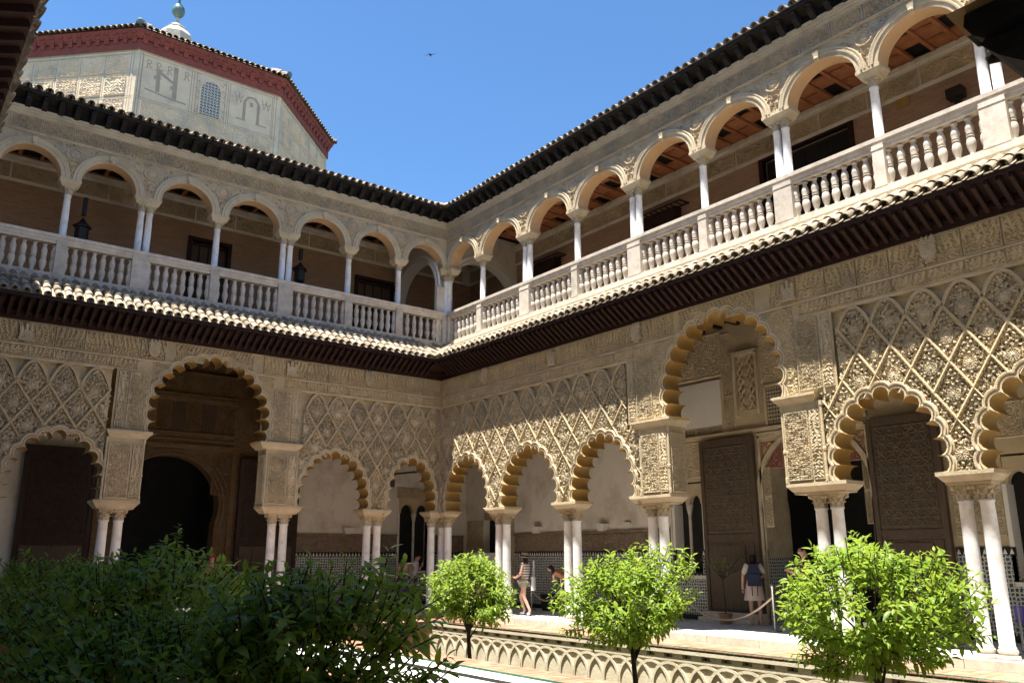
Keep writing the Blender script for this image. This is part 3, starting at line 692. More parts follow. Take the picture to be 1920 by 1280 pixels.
# ================================================================ eaves
def tile_mesh(L, r0, r1, up=True, n=8, t=.014):
    b = MB(); A, B_, C, D = [], [], [], []
    for i in range(n+1):
        a = math.pi*i/n; c, s = math.cos(a), math.sin(a)*(1 if up else -1)
        A.append((r0*c, 0, r0*s)); B_.append((r1*c, L, r1*s)); C.append(((r0-t)*c, 0, (r0-t)*s)); D.append(((r1-t)*c, L, (r1-t)*s))
    if not up: A, B_, C, D = [list(reversed(q)) for q in (A, B_, C, D)]
    b.strip(B_, A); b.strip(C, D); b.strip(A, C)
    return b.mesh('roof_tile', 'tile')
def eave(S, T, de, ze, dw, zw, slope, pitch, rows, rp, kind, s_end, s_first=None):
    """eave of wall line dw,zw reaching to edge de,ze. slope: tile slope (rad)"""
    k = S.sg; m0 = -de; m1 = -dw      # mitre: along the inner corner s = -d
    sF = m0+.05
    wood = 'wood_red' if kind == 'low' else 'wood_dark'
    # soffit (mitred quad) and fascia
    b = MB()
    def q(pts): 
        pts = [(S.u(s), d, z) for s, d, z in pts]; b.add(pts if k > 0 else list(reversed(pts)), [(0, 1, 2, 3)])
    dz = .05
    q([(m1, dw, zw+.17), (s_end, dw, zw+.17), (s_end, de+.02, ze-dz+.0), (m0-.02, de+.02, ze-dz+.0)])
    b.build('soffit', wood, T)
    f = MB(); u0, u1 = U(S, m0, s_end); f.box(u0, u1, de-.0, de+.03, ze-.10, ze-.02)
    f.build('fascia', wood, T)
    w_ = MB(); u0, u1 = U(S, m1, s_end)
    if kind == 'low':
        w_.box(u0, u1, dw-.06, dw, zw, zw+.10); w_.box(u0, u1, dw-.13, dw+.05, zw+.10, zw+.19); w_.box(u0, u1, dw-.045, dw, zw-.02, zw)
    else:
        w_.box(u0, u1, dw-.04, dw+.05, zw-.02, zw+.22)
    w_.build('wall_plate', wood, T)
    # rafters
    d0, zz0, d1, zz1 = (dw-.10, zw+.07, de+.04, ze-.14) if kind == 'low' else (dw, zw+.02, de+.05, ze-.10)
    L = math.hypot(d1-d0, zz1-zz0); an = math.atan2(zz1-zz0, -(d1-d0))
    r = MB()
    if kind == 'low':
        r.box(-.034, .034, -L, 0, -.045, .05); r.frustum(0, -L+.01, -.045, .05, .034, .0, .034, .03)
    else:
        r.box(-.06, .06, -L*.62, 0, -.11, .06); r.box(-.05, .05, -L, -L*.62, -.03, .06)
        r.add([(.055*math.copysign(1, sx), -L*.62-.07*math.sin(t), -.03-.07*math.cos(t)) for sx in (-1, 1) for t in [math.pi*j/6 for j in range(7)]], [tuple(range(7)), tuple(range(13, 6, -1))]+[(j, j+7, j+8, j+1) for j in range(6)])
    rm = r.mesh('rafter', wood); s = m0+.06
    while s < s_end:
        ob('rafter', rm, T, (S.u(s), d0, zz0), (-an, 0, 0)); s += rp
    # tiles: cover row by row, pan tiles at the edge
    rc = pitch*.40; Lt = .40; ex = .31
    cov = [tile_mesh(Lt, rc, rc*.84, True) for _ in range(1)]; pan = tile_mesh(.45, pitch*.36, pitch*.34, False)
    s = sF; rng = random.Random(int(s_end*7)); cs, sn = math.cos(slope), math.sin(slope)
    n = 0
    while s < s_end:
        for r_ in range(rows):
            dd = de-.03+r_*ex*cs; z = ze+.02+r_*ex*sn+.012*r_
            j = rng.uniform(-.012, .012)
            ob('roof_tile', cov[0], T, (S.u(s)+j, dd+rng.uniform(-.010, .010), z+rng.uniform(-.006, .006)), (slope-.03, 0, rng.uniform(-.035, .035)))
        ob('roof_tile', pan, T, (S.u(s+pitch/2), de-.02+rng.uniform(-.008, .008), ze+.055), (slope, 0, rng.uniform(-.02, .02)))
        s += pitch
    b = MB(); ln = .1+rows*ex
    q([(m0+.03, de-.035, ze-.012), (s_end, de-.035, ze-.012), (s_end, de+ln*cs, ze+ln*sn), (m0-ln*cs, de+ln*cs, ze+ln*sn)])
    b.build('tile_bed', 'tile', T)
    # hip or valley row along the mitre
    for r_ in range(rows+1):
        dd = de-.05+r_*.30*cs; ob('roof_tile', cov[0], T, (S.u(-dd), dd, ze+.04+r_*.30*sn), (slope*.8, 0, -k*math.pi/4))
for S, p in ((SB, .243), (SA, .224)):
    T = S.thing('tiled_eave', f'lower tiled eave on dark red rafters under the balustrade of the {S.word} wing', 'eave')
    eave(S, T, -.60, 7.40, .0, 6.89, R(33), p, 2 if S.k == 'B' else 4, .19, 'low', 19.4 if S.k == 'B' else 13.2)
    T = S.thing('roof_eave', f'roof edge of tiles on black brackets along the top of the {S.word} wing', 'eave')
    eave(S, T, .02, 12.72, .383, 12.36, R(20), .240 if S.k == 'B' else .238, 2, .365, 'up', 17.0 if S.k == 'B' else 14.4)
# ================================================================ upper arcades
UF = [relief_mesh('frieze_panel', .70, .38, 60, 32, .03, 'arabesque', 51+i, 'upwall') for i in range(3)]
SPR = 10.745
def ell(c, a, b, n=24): return [(c-a*math.cos(math.pi*i/n), SPR+b*math.sin(math.pi*i/n)) for i in range(n+1)]
def medallion_mesh():
    b = MB(); n = 16
    for r, y in ((.0, -.05),): pass
    prof = [(.0, -.045), (.06, -.05), (.10, -.02), (.125, -.015), (.135, -.045), (.16, -.045), (.17, .01)]
    vs = [(r*math.cos(2*math.pi*i/n), y, r*math.sin(2*math.pi*i/n)) for r, y in prof for i in range(n)]
    b.add(vs, [(k*n+i, k*n+(i+1) % n, (k+1)*n+(i+1) % n, (k+1)*n+i) for k in range(len(prof)-1) for i in range(n)])
    rs = random.Random(3)      # scrolls around the disc, tapering to the arch springing
    for i in range(110):
        z = rs.uniform(-.5, .26); hw = .06+(z+.5)*.62
        x = rs.uniform(-hw, hw)
        if math.hypot(x, z) < .19: continue
        a = rs.uniform(0, 6.28); l = rs.uniform(.05, .10); wd = .018; ca, sa = math.cos(a), math.sin(a)
        def P(t, q, y): return (x+t*ca-q*sa, y, z+t*sa+q*ca)
        b.add([P(0, 0, .01), P(l*.5, wd, .005), P(l, 0, .01), P(l*.5, -wd, .005), P(l*.5, 0, -.045)], [(0,4,1),(1,4,2),(2,4,3),(3,4,0)])
    return b.mesh('medallion', 'upwall')
MED = medallion_mesh()
kst = MB().frustum(0, -.03, -.12, .09, .045, .05, .07, .07)
kst.lathe([(.03, 0), (.055, .03), (.04, .07), (.0, .08)], 8, (0, -.075, -.11), cap=False)
KEY = kst.mesh('keystone', 'trim')
def upper_arcade(S, T, cols):
    k = S.sg; d = OU; s_end = cols[-1][0]
    arches = []
    for (a, na), (b, nb) in zip(cols, cols[1:]):
        ha = .23+(.09 if na == 2 else 0); hb = .23+(.09 if nb == 2 else 0)
        if na == 0: ha = .34
        l, r = a+ha, b-hb; arches.append(((l+r)/2, (r-l)/2, .66))
    pts = [(-d, SPR)]
    for c, a, h in arches: pts += ell(c, a, h)
    pts += [(s_end, SPR), (s_end, 12.36), (-d, 12.36)]
    if k < 0: pts = [(-x, z) for x, z in reversed(pts)]
    MB().poly(pts, d).build('wall', 'upwall', T)
    bk_ = MB().poly(pts, d+.34); bk_.build('rear_face', 'soffit', T)
    for c, a, h in arches:
        it = MB(); A_ = [(x*k, d-.03, z) for x, z in ell(c, a, h)]; B_ = [(x*k, d+.345, z) for x, z in ell(c, a, h)]
        it.strip(A_, B_) if k > 0 else it.strip(B_, A_); it.build('arch_soffit', 'soffit', T, True)
        mo = MB(); pr = [(0, d-.03), (.025, d-.035), (.03, d-.02), (.09, d-.028), (.095, d-.05), (.13, d-.055), (.14, d-.03), (.18, d-.045), (.20, d-.045), (.215, d+.01)]
        for (o0, y0), (o1, y1) in zip(pr, pr[1:]):
            P0 = [(x*k, y0, z) for x, z in ell(c, a+o0, h+o0)]; P1 = [(x*k, y1, z) for x, z in ell(c, a+o1, h+o1)]
            mo.strip(P1, P0) if k > 0 else mo.strip(P0, P1)
        mo.build('archivolt', 'trim', T, True)
        ob('keystone', KEY, T, (c*k, d, SPR+h+.11))
    for s, n in cols[1:-1]: ob('medallion', MED, T, (s*k, d, 11.42), scale=(1.2, .85, 1.12))
    b = MB(); u0, u1 = U(S, -d, s_end)
    b.box(u0, u1, d-.05, d, 11.725, 11.75); b.box(u0, u1, d-.03, d, 11.70, 11.725); b.box(u0, u1, d-.03, d, 12.135, 12.16)
    b.box(u0, u1, d-.07, d, 12.21, 12.28); b.box(u0, u1, d-.10, d, 12.28, 12.35); b.box(u0, u1, d-.045, d, 12.16, 12.21)
    b.build('cornice', 'trim', T)
    n = int((s_end+d)/.71); rng = random.Random(9)
    for i in range(n):
        s = -d+.02+i*.71; ob('frieze_panel', rng.choice(UF), T, (min(S.u(s), S.u(s+.70)), d, 11.755), scale=(1, 1, 1))
    # abacus blocks
    for s, n in cols:
        if n == 0: s, hw = -.40, .30
        else: hw = .25 if n == 1 else .34
        a = MB(); x = S.u(s)
        for zA, zB, g0, g1 in ((10.555, 10.60, -.07, -.05), (10.60, 10.68, -.05, -.005), (10.68, 10.75, 0, 0)):
            a.frustum(x, .55, zA, zB, hw+g0, .20+g0, hw+g1, .20+g1)
        a.build('abacus', 'trim', T)
for S, c in ((SB, upB), (SA, upA)):
    T = S.thing('upper_arcade', f'upper gallery arcade of round arches with medallion spandrels, {S.word} wing', 'arcade')
    upper_arcade(S, T, c)
# ================================================================ balustrades
bp = [(.028, 0), (.05, .005), (.052, .03), (.035, .05), (.036, .09), (.062, .22), (.068, .29), (.055, .37), (.036, .395), (.056, .41), (.056, .43), (.04, .445), (.056, .46), (.058, .475), (.048, .50), (.062, .55), (.058, .62), (.034, .72), (.032, .755), (.05, .77), (.05, .79)]
BAL = MB().lathe([(r*1.22, z*.93) for r, z in bp], 12).mesh('baluster', 'balmarble', True)
def balustrade(S, T, cols):
    k = S.sg; dm = .52; s_end = cols[-1][0]; u0, u1 = U(S, -.40, s_end)
    b = MB(); b.box(u0, u1, dm-.15, dm+.12, 9.17, 9.25); b.box(u0, u1, dm-.12, dm+.10, 9.09, 9.17); b.box(u0, u1, dm-.10, dm+.08, 9.02, 9.09)
    b.build('rail', 'balmarble', T)
    b = MB(); b.box(u0, u1, dm-.16, dm+.14, 8.12, 8.24); b.box(u0, u1, dm-.19, dm+.16, 8.0, 8.12); b.box(u0, u1, dm-.05, dm+.4, 7.5, 8.0)
    b.build('plinth', 'balmarble', T)
    for (s, n) in cols:
        hw = .115 if n == 1 else (.215 if n == 2 else .16)
        if n == 0: s = -.40
        p = MB(); x = S.u(s); p.box(x-hw, x+hw, dm-.155, dm+.13, 8.235, 9.10); 
        fr = MB()
        for a0, a1, c0, c1 in ((-hw, hw, 8.24, 8.29), (-hw, hw, 9.0, 9.03)): p.box(x+a0-.008, x+a1+.008, dm-.165, dm-.14, c0, c1)
        p.build('pedestal', 'balmarble', T)
    for (a, na), (b_, nb) in zip(cols, cols[1:]):
        ha = .115 if na == 1 else .215; hb = .115 if nb == 1 else .215
        if na == 0: a = -.40; ha = .16
        l, r = a+ha, b_-hb; n = max(4, round((r-l)/.232)); st = (r-l)/n
        for i in range(n+1):
            s = l+i*st
            s = min(max(s, l+.01), r-.01)
            ob('baluster', BAL, T, (S.u(s), dm-.0, 8.245), (0, 0, random.random()))
for S, c in ((SB, upB), (SA, upA)):
    T = S.thing('balustrade', f'marble balustrade of turned balusters on the upper gallery, {S.word} wing', 'balustrade')
    balustrade(S, T, c)
# ================================================================ galleries behind (floors, ceilings, back walls)
fl = MB().box(.5, 3.6, -22, .5, 7.7, 7.98).build('upper_floor', 'limewash'); struct(fl)  # unseen floor, pale colour picked to bounce sun up to the ceiling
fl = MB().box(-17, 3.6, .5, 3.6, 7.7, 7.98).build('upper_floor', 'terracotta'); struct(fl)  # unseen floor, darker colour picked to keep this gallery dim
lc = MB().box(.5, 3.2, -22, .5, 7.35, 7.45).box(-17, 3.2, .5, 3.2, 7.35, 7.45).build('lower_ceiling', 'wood_red'); struct(lc)
cm = MB().box(-.06, .06, -1.32, 1.32, -.12, 0).mesh('ceiling_beam', 'wood_red')
for i in range(38): ob('ceiling_beam', cm, lc, (1.82, -.2-i*.55, 7.34), (0, 0, math.pi/2))
for i in range(26): ob('ceiling_beam', cm, lc, (-.2-i*.55, 1.82, 7.34))
uc = MB().box(.70, 3.6, -22, .70, 12.40, 12.5).box(-17, 3.6, .70, 3.6, 12.40, 12.5).build('upper_ceiling', 'wood_dark'); struct(uc)
up_ = MB().box(-.235, .235, -.235, .235, 0, .05).box(-.18, .18, -.18, .18, -.015, 0).mesh('ceiling_panel', 'wood_ceiling')
bm = MB().box(-.04, .04, -1.35, 1.35, -.04, .06).mesh('ceiling_beam', 'wood_ceiling')
for i in range(42):
    y = -.3-i*.5
    if i < 38: ob('ceiling_beam', bm, uc, (2.05, y+.25, 12.30), (0, 0, math.pi/2))
    for j in range(5):
        if (i+2*j) % 4 == 0: continue
        if i < 34: ob('ceiling_panel', up_, uc, (.98+j*.54, y, 12.33))
for i in range(26):
    ob('ceiling_beam', bm, uc, (-.3-i*.55, 2.05, 12.32))
rs_ = MB().box(-18, 3.9, 3.4, 3.6, 12.9, 14.0).add([(0.1, 0.1, 12.78), (3.9, 3.9, 14.4), (3.9, -22, 14.4), (0.1, -22, 12.78)], [(0,1,2,3)]).add([(.1, .1, 12.78), (3.9, 3.9, 14.4), (-18, 3.9, 14.4), (-18, .1, 12.78)], [(0,1,2,3)])
rs_.build('roof', 'tile'); struct(bpy.data.objects['roof'])
# --- upper back walls: brick, with plaster frieze
VN = [relief_mesh('vine_panel', 1.2, .40, 96, 34, .035, 'vine', 70+i, 'relief', .03) for i in range(3)]
def holes(b, u0, u1, z0, z1, ops, d, d2):
    """wall from u0..u1, z0..z1 with rectangular openings ops [(a,b,za,zb)] sorted along u"""
    x = u0
    for a, c, za, zb in sorted(ops):
        b.box(x, a, d, d2, z0, z1)
        if za > z0: b.box(a, c, d, d2, z0, za)
        b.box(a, c, d, d2, zb, z1); x = c
    b.box(x, u1, d, d2, z0, z1)
for S, ops, Ls in ((SB, [(9.93, 12.34, 8.0, 11.47)], (-.1, 20)), (SA, [(5.9, 7.0, 8.0, 10.98), (.0, 1.35, 8.0, 10.9)], (-3.4, 17))):
    T = S.thing('gallery_back_wall', f'brown brick back wall of the upper gallery with carved frieze, {S.word} wing', 'wall')
    b = MB(); o2 = [(min(S.u(a), S.u(c)), max(S.u(a), S.u(c)), za, zb) for a, c, za, zb in ops]
    u0, u1 = U(S, -3.4, Ls[1]); holes(b, u0, u1, 7.98, 12.8, o2, 3.4, 3.6); b.build('wall', 'brick', T)
    f = MB(); f.box(u0, u1, 3.33, 3.4, 12.08, 12.30); f.box(u0, u1, 3.28, 3.33, 12.16, 12.28); f.box(u0, u1, 3.36, 3.4, 11.56, 12.08); f.box(u0, u1, 3.32, 3.36, 11.53, 11.62)
    f.build('frieze_band', 'plaster', T)
    n = int((u1-u0)/1.25)
    for i in range(n): ob('vine_panel', VN[i % 3], T, (u0+.05+i*1.25, 3.36, 11.64), scale=(1, 1, 1.1))
    for a, c, za, zb in o2:
        fr = MB(); fr.box(a-.12, a, 3.34, 3.5, za, zb+.12); fr.box(c, c+.12, 3.34, 3.5, za, zb+.12); fr.box(a, c, 3.34, 3.5, zb, zb+.12)
        fr.build('door_frame', 'wood_red', T)
        dd = MB().box(a, c, 3.55, 3.6, za, zb).build('door', 'dark' if S.k == 'B' else 'wood_red', T)
        for i in range(4): MB().box(a+(c-a)*(i+.08)/4, a+(c-a)*(i+.92)/4, 3.52, 3.56, za+.1, zb-.1).build('door_panel', 'wood_dark' if S.k == 'B' else 'door_plain', dd)
# window grilles on the right upper back wall
for a, c, z, lab in ((5.63, 7.4, 11.2, 'black iron trellis bracket on brick wall, nearer the right edge'), (.6, 2.14, 11.2, 'black iron trellis bracket on brick wall, nearer the corner')):
    T = SB.thing('iron_trellis', lab, 'trellis', 'iron trellises on the upper right wall', loc=(a, 3.4, z))
    f = MB(); L = c-a
    f.box(0, L, -.04, -.015, -.02, .02); f.box(0, L, -.40, -.375, -.02, .02); f.box(-.02, .02, -.40, 0, -.02, .02); f.box(L-.02, L+.02, -.40, 0, -.02, .02)
    f.build('frame', 'iron', T)
    bar = MB().box(-.012, .012, -.39, -.02, -.012, .012).mesh('bar', 'iron')
    for i in range(1, 9): ob('bar', bar, T, (L*i/9, 0, 0))
    MB().box(.0, L*.85, -.30, -.02, -.75, -.06).build('rolled_blind', 'wood_red', T)
# cross arches at the corner of the upper gallery
for key, lab in ((0, 'pale moulded cross arch spanning the upper left gallery at the corner'), (1, 'pale moulded cross arch spanning the upper right gallery at the corner')):
    T = thing('cross_arch', lab, 'arch', (.5, .5, 0), math.pi/2 if key == 0 else 0)
    # local x runs along the span (0..2.9), local y is thickness
    b = MB(); cz, n = 10.15, 20; c = 1.5
    def E(r, h): return [(c-r*math.cos(math.pi*i/n), cz+h*math.sin(math.pi*i/n)) for i in range(n+1)]
    P = [(.0, cz)]+E(1.36, 1.22)+[(2.95, cz), (2.95, 12.75), (0, 12.75)]
    b.poly(P, -.0); b.poly(P, .4); b.build('wall', 'plaster', T)
    it = MB(); it.strip([(x, -.04, z) for x, z in E(1.36, 1.22)], [(x, .42, z) for x, z in E(1.36, 1.22)]); 
    for o0, o1, y0, y1 in ((0, .07, -.04, -.04), (.07, .09, -.04, -.015), (.09, .2, -.015, -.03), (.2, .23, -.05, -.05), (.23, .25, -.05, 0)):
        it.strip([(x, y0, z) for x, z in E(1.36+o0, 1.22+o0)], [(x, y1, z) for x, z in E(1.36+o1, 1.22+o1)])
        it.strip([(x, .38-y0, z) for x, z in E(1.36+o0, 1.22+o0)], [(x, .38-y1, z) for x, z in E(1.36+o1, 1.22+o1)])
    it.build('archivolt', 'white', T, True)
    MB().box(0, .14, -.03, .43, 7.98, cz).box(2.86, 2.95, -.03, .43, 7.98, cz).build('pilaster', 'plaster', T)
# ================================================================ lower back walls
BW = 3.1
DAD = 1.56
TRI = MB().prism([(-.038, 0), (.038, 0), (0, .10)], -.012, .0).mesh('merlon_tile', 'white')
FRD = [relief_mesh('frieze_panel', .75, .44, 44, 26, .02, 'script', 90+i, 'frieze_dark') for i in range(2)]
def dado(S, T, a, c, zt=DAD):
    u0, u1 = U(S, a, c)
    MB().box(u0, u1, BW-.03, BW, ZF+.12, zt).build('tile_dado', 'azulejo', T)
    b = MB().box(u0, u1, BW-.035, BW, ZF, ZF+.12).box(u0, u1, BW-.04, BW, zt, zt+.14); b.build('dado_border', 'blackstone', T)
    n = int((u1-u0)/.11)
    for i in range(n): ob('merlon_tile', TRI, T, (u0+.055+i*(u1-u0)/max(1, n), BW-.04, zt+.015))
def plaster_bay(S, T, a, c, z1=6.9):
    u0, u1 = U(S, a, c)
    dado(S, T, a, c)
    f = MB().box(u0, u1, BW-.02, BW, 1.70, 2.24).box(u0, u1, BW-.06, BW-.02, 2.20, 2.26).build('frieze_band', 'frieze_dark', T)
    n = max(1, int((u1-u0)/.76)); s = (u1-u0)/n
    for i in range(n): ob('frieze_panel', FRD[i % 2], T, (u0+i*s, BW-.02, 1.74), scale=(s/.75, 1, 1))
def wall_poly(b, rect, cut, d):
    """rect (u0,u1,z0,z1) with one bottom-open cut outline (list of (u,z) left to right)"""
    u0, u1, z0, z1 = rect; P = [(u0, z0)]+cut+[(u1, z0), (u1, z1), (u0, z1)]
    b.poly(P, d)
def round_arch(c, r, zs, z0, n=24, over=.25):
    return [(c-r*math.cos(over), z0)]+[(c-r*math.cos(-over+(math.pi+2*over)*i/n), zs+r*math.sin(-over+(math.pi+2*over)*i/n)) for i in range(n+1)]+[(c+r*math.cos(over), z0)]
ORN = [relief_mesh('ornament_panel', .8, .8, 54, 54, .022, 'arabesque', 120+i, 'relief') for i in range(2)]
GLD = [relief_mesh('gilt_panel', .8, .8, 54, 54, .022, 'arabesque', 130+i, 'gold') for i in range(2)]
REDP = relief_mesh('red_panel', .8, .8, 54, 54, .025, 'arabesque', 140, 'red_relief')
def panel(T, me, u0, u1, z0, z1, d, **k):
    """cover a rectangle with one scaled relief panel or a grid of them (meshes are .8 x .8)"""
    nx = max(1, round((u1-u0)/.8)); nz = max(1, round((z1-z0)/.8)); a, b = (u1-u0)/nx, (z1-z0)/nz
    for i in range(nx):
        for j in range(nz): ob(me.name.split('.')[0], me, T, (u0+i*a, d, z0+j*b), scale=(a/.8, 1, b/.8))
def twin_window(T, c, w_, zs, z0, d, m='relief'):
    """two small round-headed lights with a shared colonnette; dark room beyond"""
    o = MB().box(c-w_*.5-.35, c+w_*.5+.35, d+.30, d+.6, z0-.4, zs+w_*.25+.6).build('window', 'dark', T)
    r = w_*.25-.06
    P = [(c-w_/2, zs)]
    for cc in (c-w_/4, c+w_/4): P += [(cc-r*math.cos(math.pi*i/12), zs+r*1.25*math.sin(math.pi*i/12)) for i in range(13)]
    P += [(c+w_/2, zs), (c+w_/2, zs+r*1.25+.28), (c-w_/2, zs+r*1.25+.28)]
    MB().prism(P, d-.02, d+.12).build('window_head', m, o)
    MB().lathe([(.06, z0), (.06, z0+.05), (.042, z0+.1), (.042, zs-.28), (.05, zs-.26), (.09, zs-.06), (.09, zs)], 10, (c, d+.05, 0)).build('colonnette', 'balmarble', o)
    for q in (-1, 1): MB().box(c+q*(w_/2+.02)-.04, c+q*(w_/2+.02)+.04, d-.03, d+.4, z0, zs).build('jamb', 'white', o)
    MB().box(c-w_/2-.06, c+w_/2+.06, d-.05, d+.4, z0-.08, z0).build('sill', 'white', o)
T = SB.thing('gallery_back_wall', 'plastered and tiled back wall of the ground floor gallery, right wing', 'wall')
b = MB()
holes(b, -3.1, 6.45, ZF, 7.4, [(-2.0, -.9, ZF, 2.75)], BW, BW+.25)          # plain plaster toward the corner
b.build('plaster_wall', 'plaster', T)
plaster_bay(SB, T, -.27, 6.40)
for u0, u1 in ((-3.0, -2.0), (-.9, -.3)): panel(T, ORN[0], u0, u1, ZF, 2.75, BW)
panel(T, ORN[1], -2.0, -.9, 2.75, 3.0, BW)
MB().box(-2.7, -.3, BW+.27, BW+.6, 0, 3.3).build('doorway', 'dark', T)
b = MB()
holes(b, 6.45, 9.34, ZF, 7.4, [(6.58, 7.50, 1.05, 3.40)], BW, BW+.25)
P = round_arch(10.74, 1.40, 2.95, ZF, over=.22); wall_poly(b, (9.34, 12.14, ZF, 7.4), [q for q in P if 9.36 < q[0] < 12.12], BW)
holes(b, 12.14, 20, ZF, 7.4, [(14.75, 15.75, 1.05, 3.4)], BW, BW+.25)
b.build('stucco_wall', 'stucco', T)
it = MB(); it.strip([(x, BW-.03, z) for x, z in P], [(x, BW+1.0, z) for x, z in P]); it.build('door_arch', 'relief', T)
MB().box(9.30, 9.395, BW+.02, BW+1.0, ZF, 1.5).build('tile_dado', 'azulejo', T)
mo = MB(); Q = round_arch(10.74, 1.52, 2.95, ZF, over=.2); mo.strip([(x, BW-.05, z) for x, z in P], [(x, BW-.05, z) for x, z in Q]); mo.strip([(x, BW-.05, z) for x, z in Q], [(x, BW, z) for x, z in Q]); mo.build('door_arch_trim', 'trim', T)
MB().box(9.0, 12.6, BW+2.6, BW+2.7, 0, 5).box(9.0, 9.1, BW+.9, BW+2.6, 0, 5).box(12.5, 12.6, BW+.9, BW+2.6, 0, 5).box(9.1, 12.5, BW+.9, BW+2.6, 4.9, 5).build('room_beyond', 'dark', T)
for u0, u1 in ((9.40, 10.0), (11.5, 12.1)): panel(T, REDP, u0, u1, 3.55, 4.2, BW+.012)
panel(T, ORN[0], 9.42, 9.62, 2.2, 3.6, BW); panel(T, ORN[0], 11.95, 12.1, 2.2, 3.6, BW)
f = MB().box(9.34, 9.40, BW-.05, BW, ZF, 4.35).box(12.10, 12.16, BW-.05, BW, ZF, 4.35).box(9.34, 12.16, BW-.05, BW, 4.30, 4.42).box(6.5, 12.2, BW-.08, BW, 4.47, 4.55); f.build('alfiz_frame', 'trim', T)
# panels above the doors
MB().box(6.95, 8.32, BW-.03, BW, 4.77, 5.93).build('white_panel', 'white', T)
panel(T, ORN[0], 6.6, 8.4, 6.02, 7.2, BW); panel(T, ORN[1], 8.40, 8.70, 4.6, 7.1, BW); panel(T, ORN[1], 6.6, 8.6, 3.5, 4.42, BW); panel(T, ORN[0], 6.6, 8.35, 4.55, 4.75, BW); panel(T, ORN[1], 6.5, 6.92, 4.8, 6.0, BW)
panel(T, ORN[0], 9.55, 12.2, 5.6, 7.1, BW)
sw = MB().box(8.78, 8.84, BW-.09, BW, 4.9, 6.46).box(9.44, 9.50, BW-.09, BW, 4.9, 6.46).box(8.78, 9.5, BW-.09, BW, 6.42, 6.52).build('blind_window', 'trim', T)
for i in range(6):
    for j in range(2):
        z = 5.1+i*.23
        if z > 6.3: continue
        ob('lattice_rib', bpy.data.meshes.get('sw') or MB().box(-.012, .012, -.05, .0, -.17, .17).mesh('sw', 'trim'), sw, (8.98+j*.31, BW-.0, z+.1), (0, R(32), 0))
        ob('lattice_rib', bpy.data.meshes['sw'], sw, (8.98+j*.31, BW-.001, z+.1), (0, R(-32), 0))
panel(sw, ORN[1], 8.84, 9.44, 5.0, 6.42, BW+.01)
for a, c in ((9.68, 10.22), (11.25, 11.8)):
    lw = MB().box(a, c, BW-.01, BW+.005, 4.58, 5.5).build('lattice_window', 'dark', T)
    L_ = MB()
    for i in range(7):
        for j in range(10):
            x, z = a+(i+.5)*(c-a)/7, 4.58+(j+.5)*.092
            for q in range(3):
                an = math.pi*q/3+(.26 if (i+j) % 2 else 0); dx, dz = .045*math.cos(an), .045*math.sin(an)
                L_.tube([(x-dx, BW-.02, z-dz), (x+dx, BW-.02, z+dz)], .008, 4)
    stuff(L_.build('lattice', 'trim', lw))
    MB().box(a-.05, a, BW-.05, BW, 4.55, 5.55).box(c, c+.05, BW-.05, BW, 4.55, 5.55).box(a-.05, c+.05, BW-.05, BW, 5.5, 5.56).build('frame', 'trim', lw)
dado(SB, T, 6.45, 6.6); dado(SB, T, 7.45, 7.64); dado(SB, T, 9.27, 9.4); dado(SB, T, 13.72, 14.8); dado(SB, T, 6.6, 7.45, 1.0); dado(SB, T, 14.8, 18, .95)
for q in (7.05, 15.25): twin_window(T, q, .96, 2.85, 1.08, BW, 'stucco')
panel(T, ORN[1], 13.75, 14.7, 1.9, 4.3, BW); panel(T, ORN[0], 13.75, 17.5, 3.7, 4.4, BW)
bm_ = MB().box(7.0, 9.6, .6, .75, 6.72, 6.86).build('tie_beam', 'wood_red', T)
# --- left back wall
T = SA.thing('gallery_back_wall', 'shaded back wall of the ground floor gallery with gilt round arched portal, left wing', 'wall')
b = MB()
holes(b, -4.55, 3.1, ZF, 7.4, [(.42, 1.58, 1.1, 3.42)], BW, BW+.25); b.build('plaster_wall', 'plaster', T)
plaster_bay(SA, T, 3.2, -.35); plaster_bay(SA, T, -1.62, -3.0)
twin_window(T, 1.0, 1.2, 2.95, 1.1, BW, 'stucco'); dado(SA, T, -.4, -1.6, 1.0)
panel(T, ORN[0], .3, 1.7, 3.45, 3.8, BW-.02)
b = MB(); Pc = -7.05; P = round_arch(Pc, 1.42, 2.95, ZF, over=.35)
wall_poly(b, (-9.0, -4.55, ZF, 7.4), P, BW); b.build('portal_wall', 'gold', T)
MB().box(-13.9, -9.0, BW, BW+.2, ZF, 7.4).build('far_wall', 'plaster', T)
it = MB(); it.strip([(x, BW-.04, z) for x, z in P], [(x, BW+.4, z) for x, z in P])
for o in (.0, .12, .26): 
    Q, Q2 = round_arch(Pc, 1.42+o, 2.95, 2.4, over=.35), round_arch(Pc, 1.42+o+.05, 2.95, 2.4, over=.35)
    it.strip([(x, BW-.06, z) for x, z in Q], [(x, BW-.06, z) for x, z in Q2]); it.strip([(x, BW-.06, z) for x, z in Q2], [(x, BW, z) for x, z in Q2])
it.build('portal_arch', 'gold', T)
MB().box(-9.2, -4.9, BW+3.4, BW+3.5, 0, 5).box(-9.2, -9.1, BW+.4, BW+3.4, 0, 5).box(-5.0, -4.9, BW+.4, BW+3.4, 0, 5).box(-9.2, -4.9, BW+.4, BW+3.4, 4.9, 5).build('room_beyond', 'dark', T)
f = MB().box(-8.75, -5.3, BW-.10, BW, 4.56, 4.70).box(-8.75, -5.3, BW-.07, BW, 4.80, 4.86).box(-8.75, -5.3, BW-.08, BW, 4.98, 5.04).box(-8.75, -5.3, BW-.12, BW, 5.92, 6.05).box(-8.75, -5.3, BW-.08, BW, 6.05, 6.16).box(-8.6, -5.3, BW-.14, BW, 6.72, 6.80).box(-5.34, -5.16, BW-.06, BW, ZF, 4.6).box(-8.94, -8.76, BW-.06, BW, ZF, 4.6)
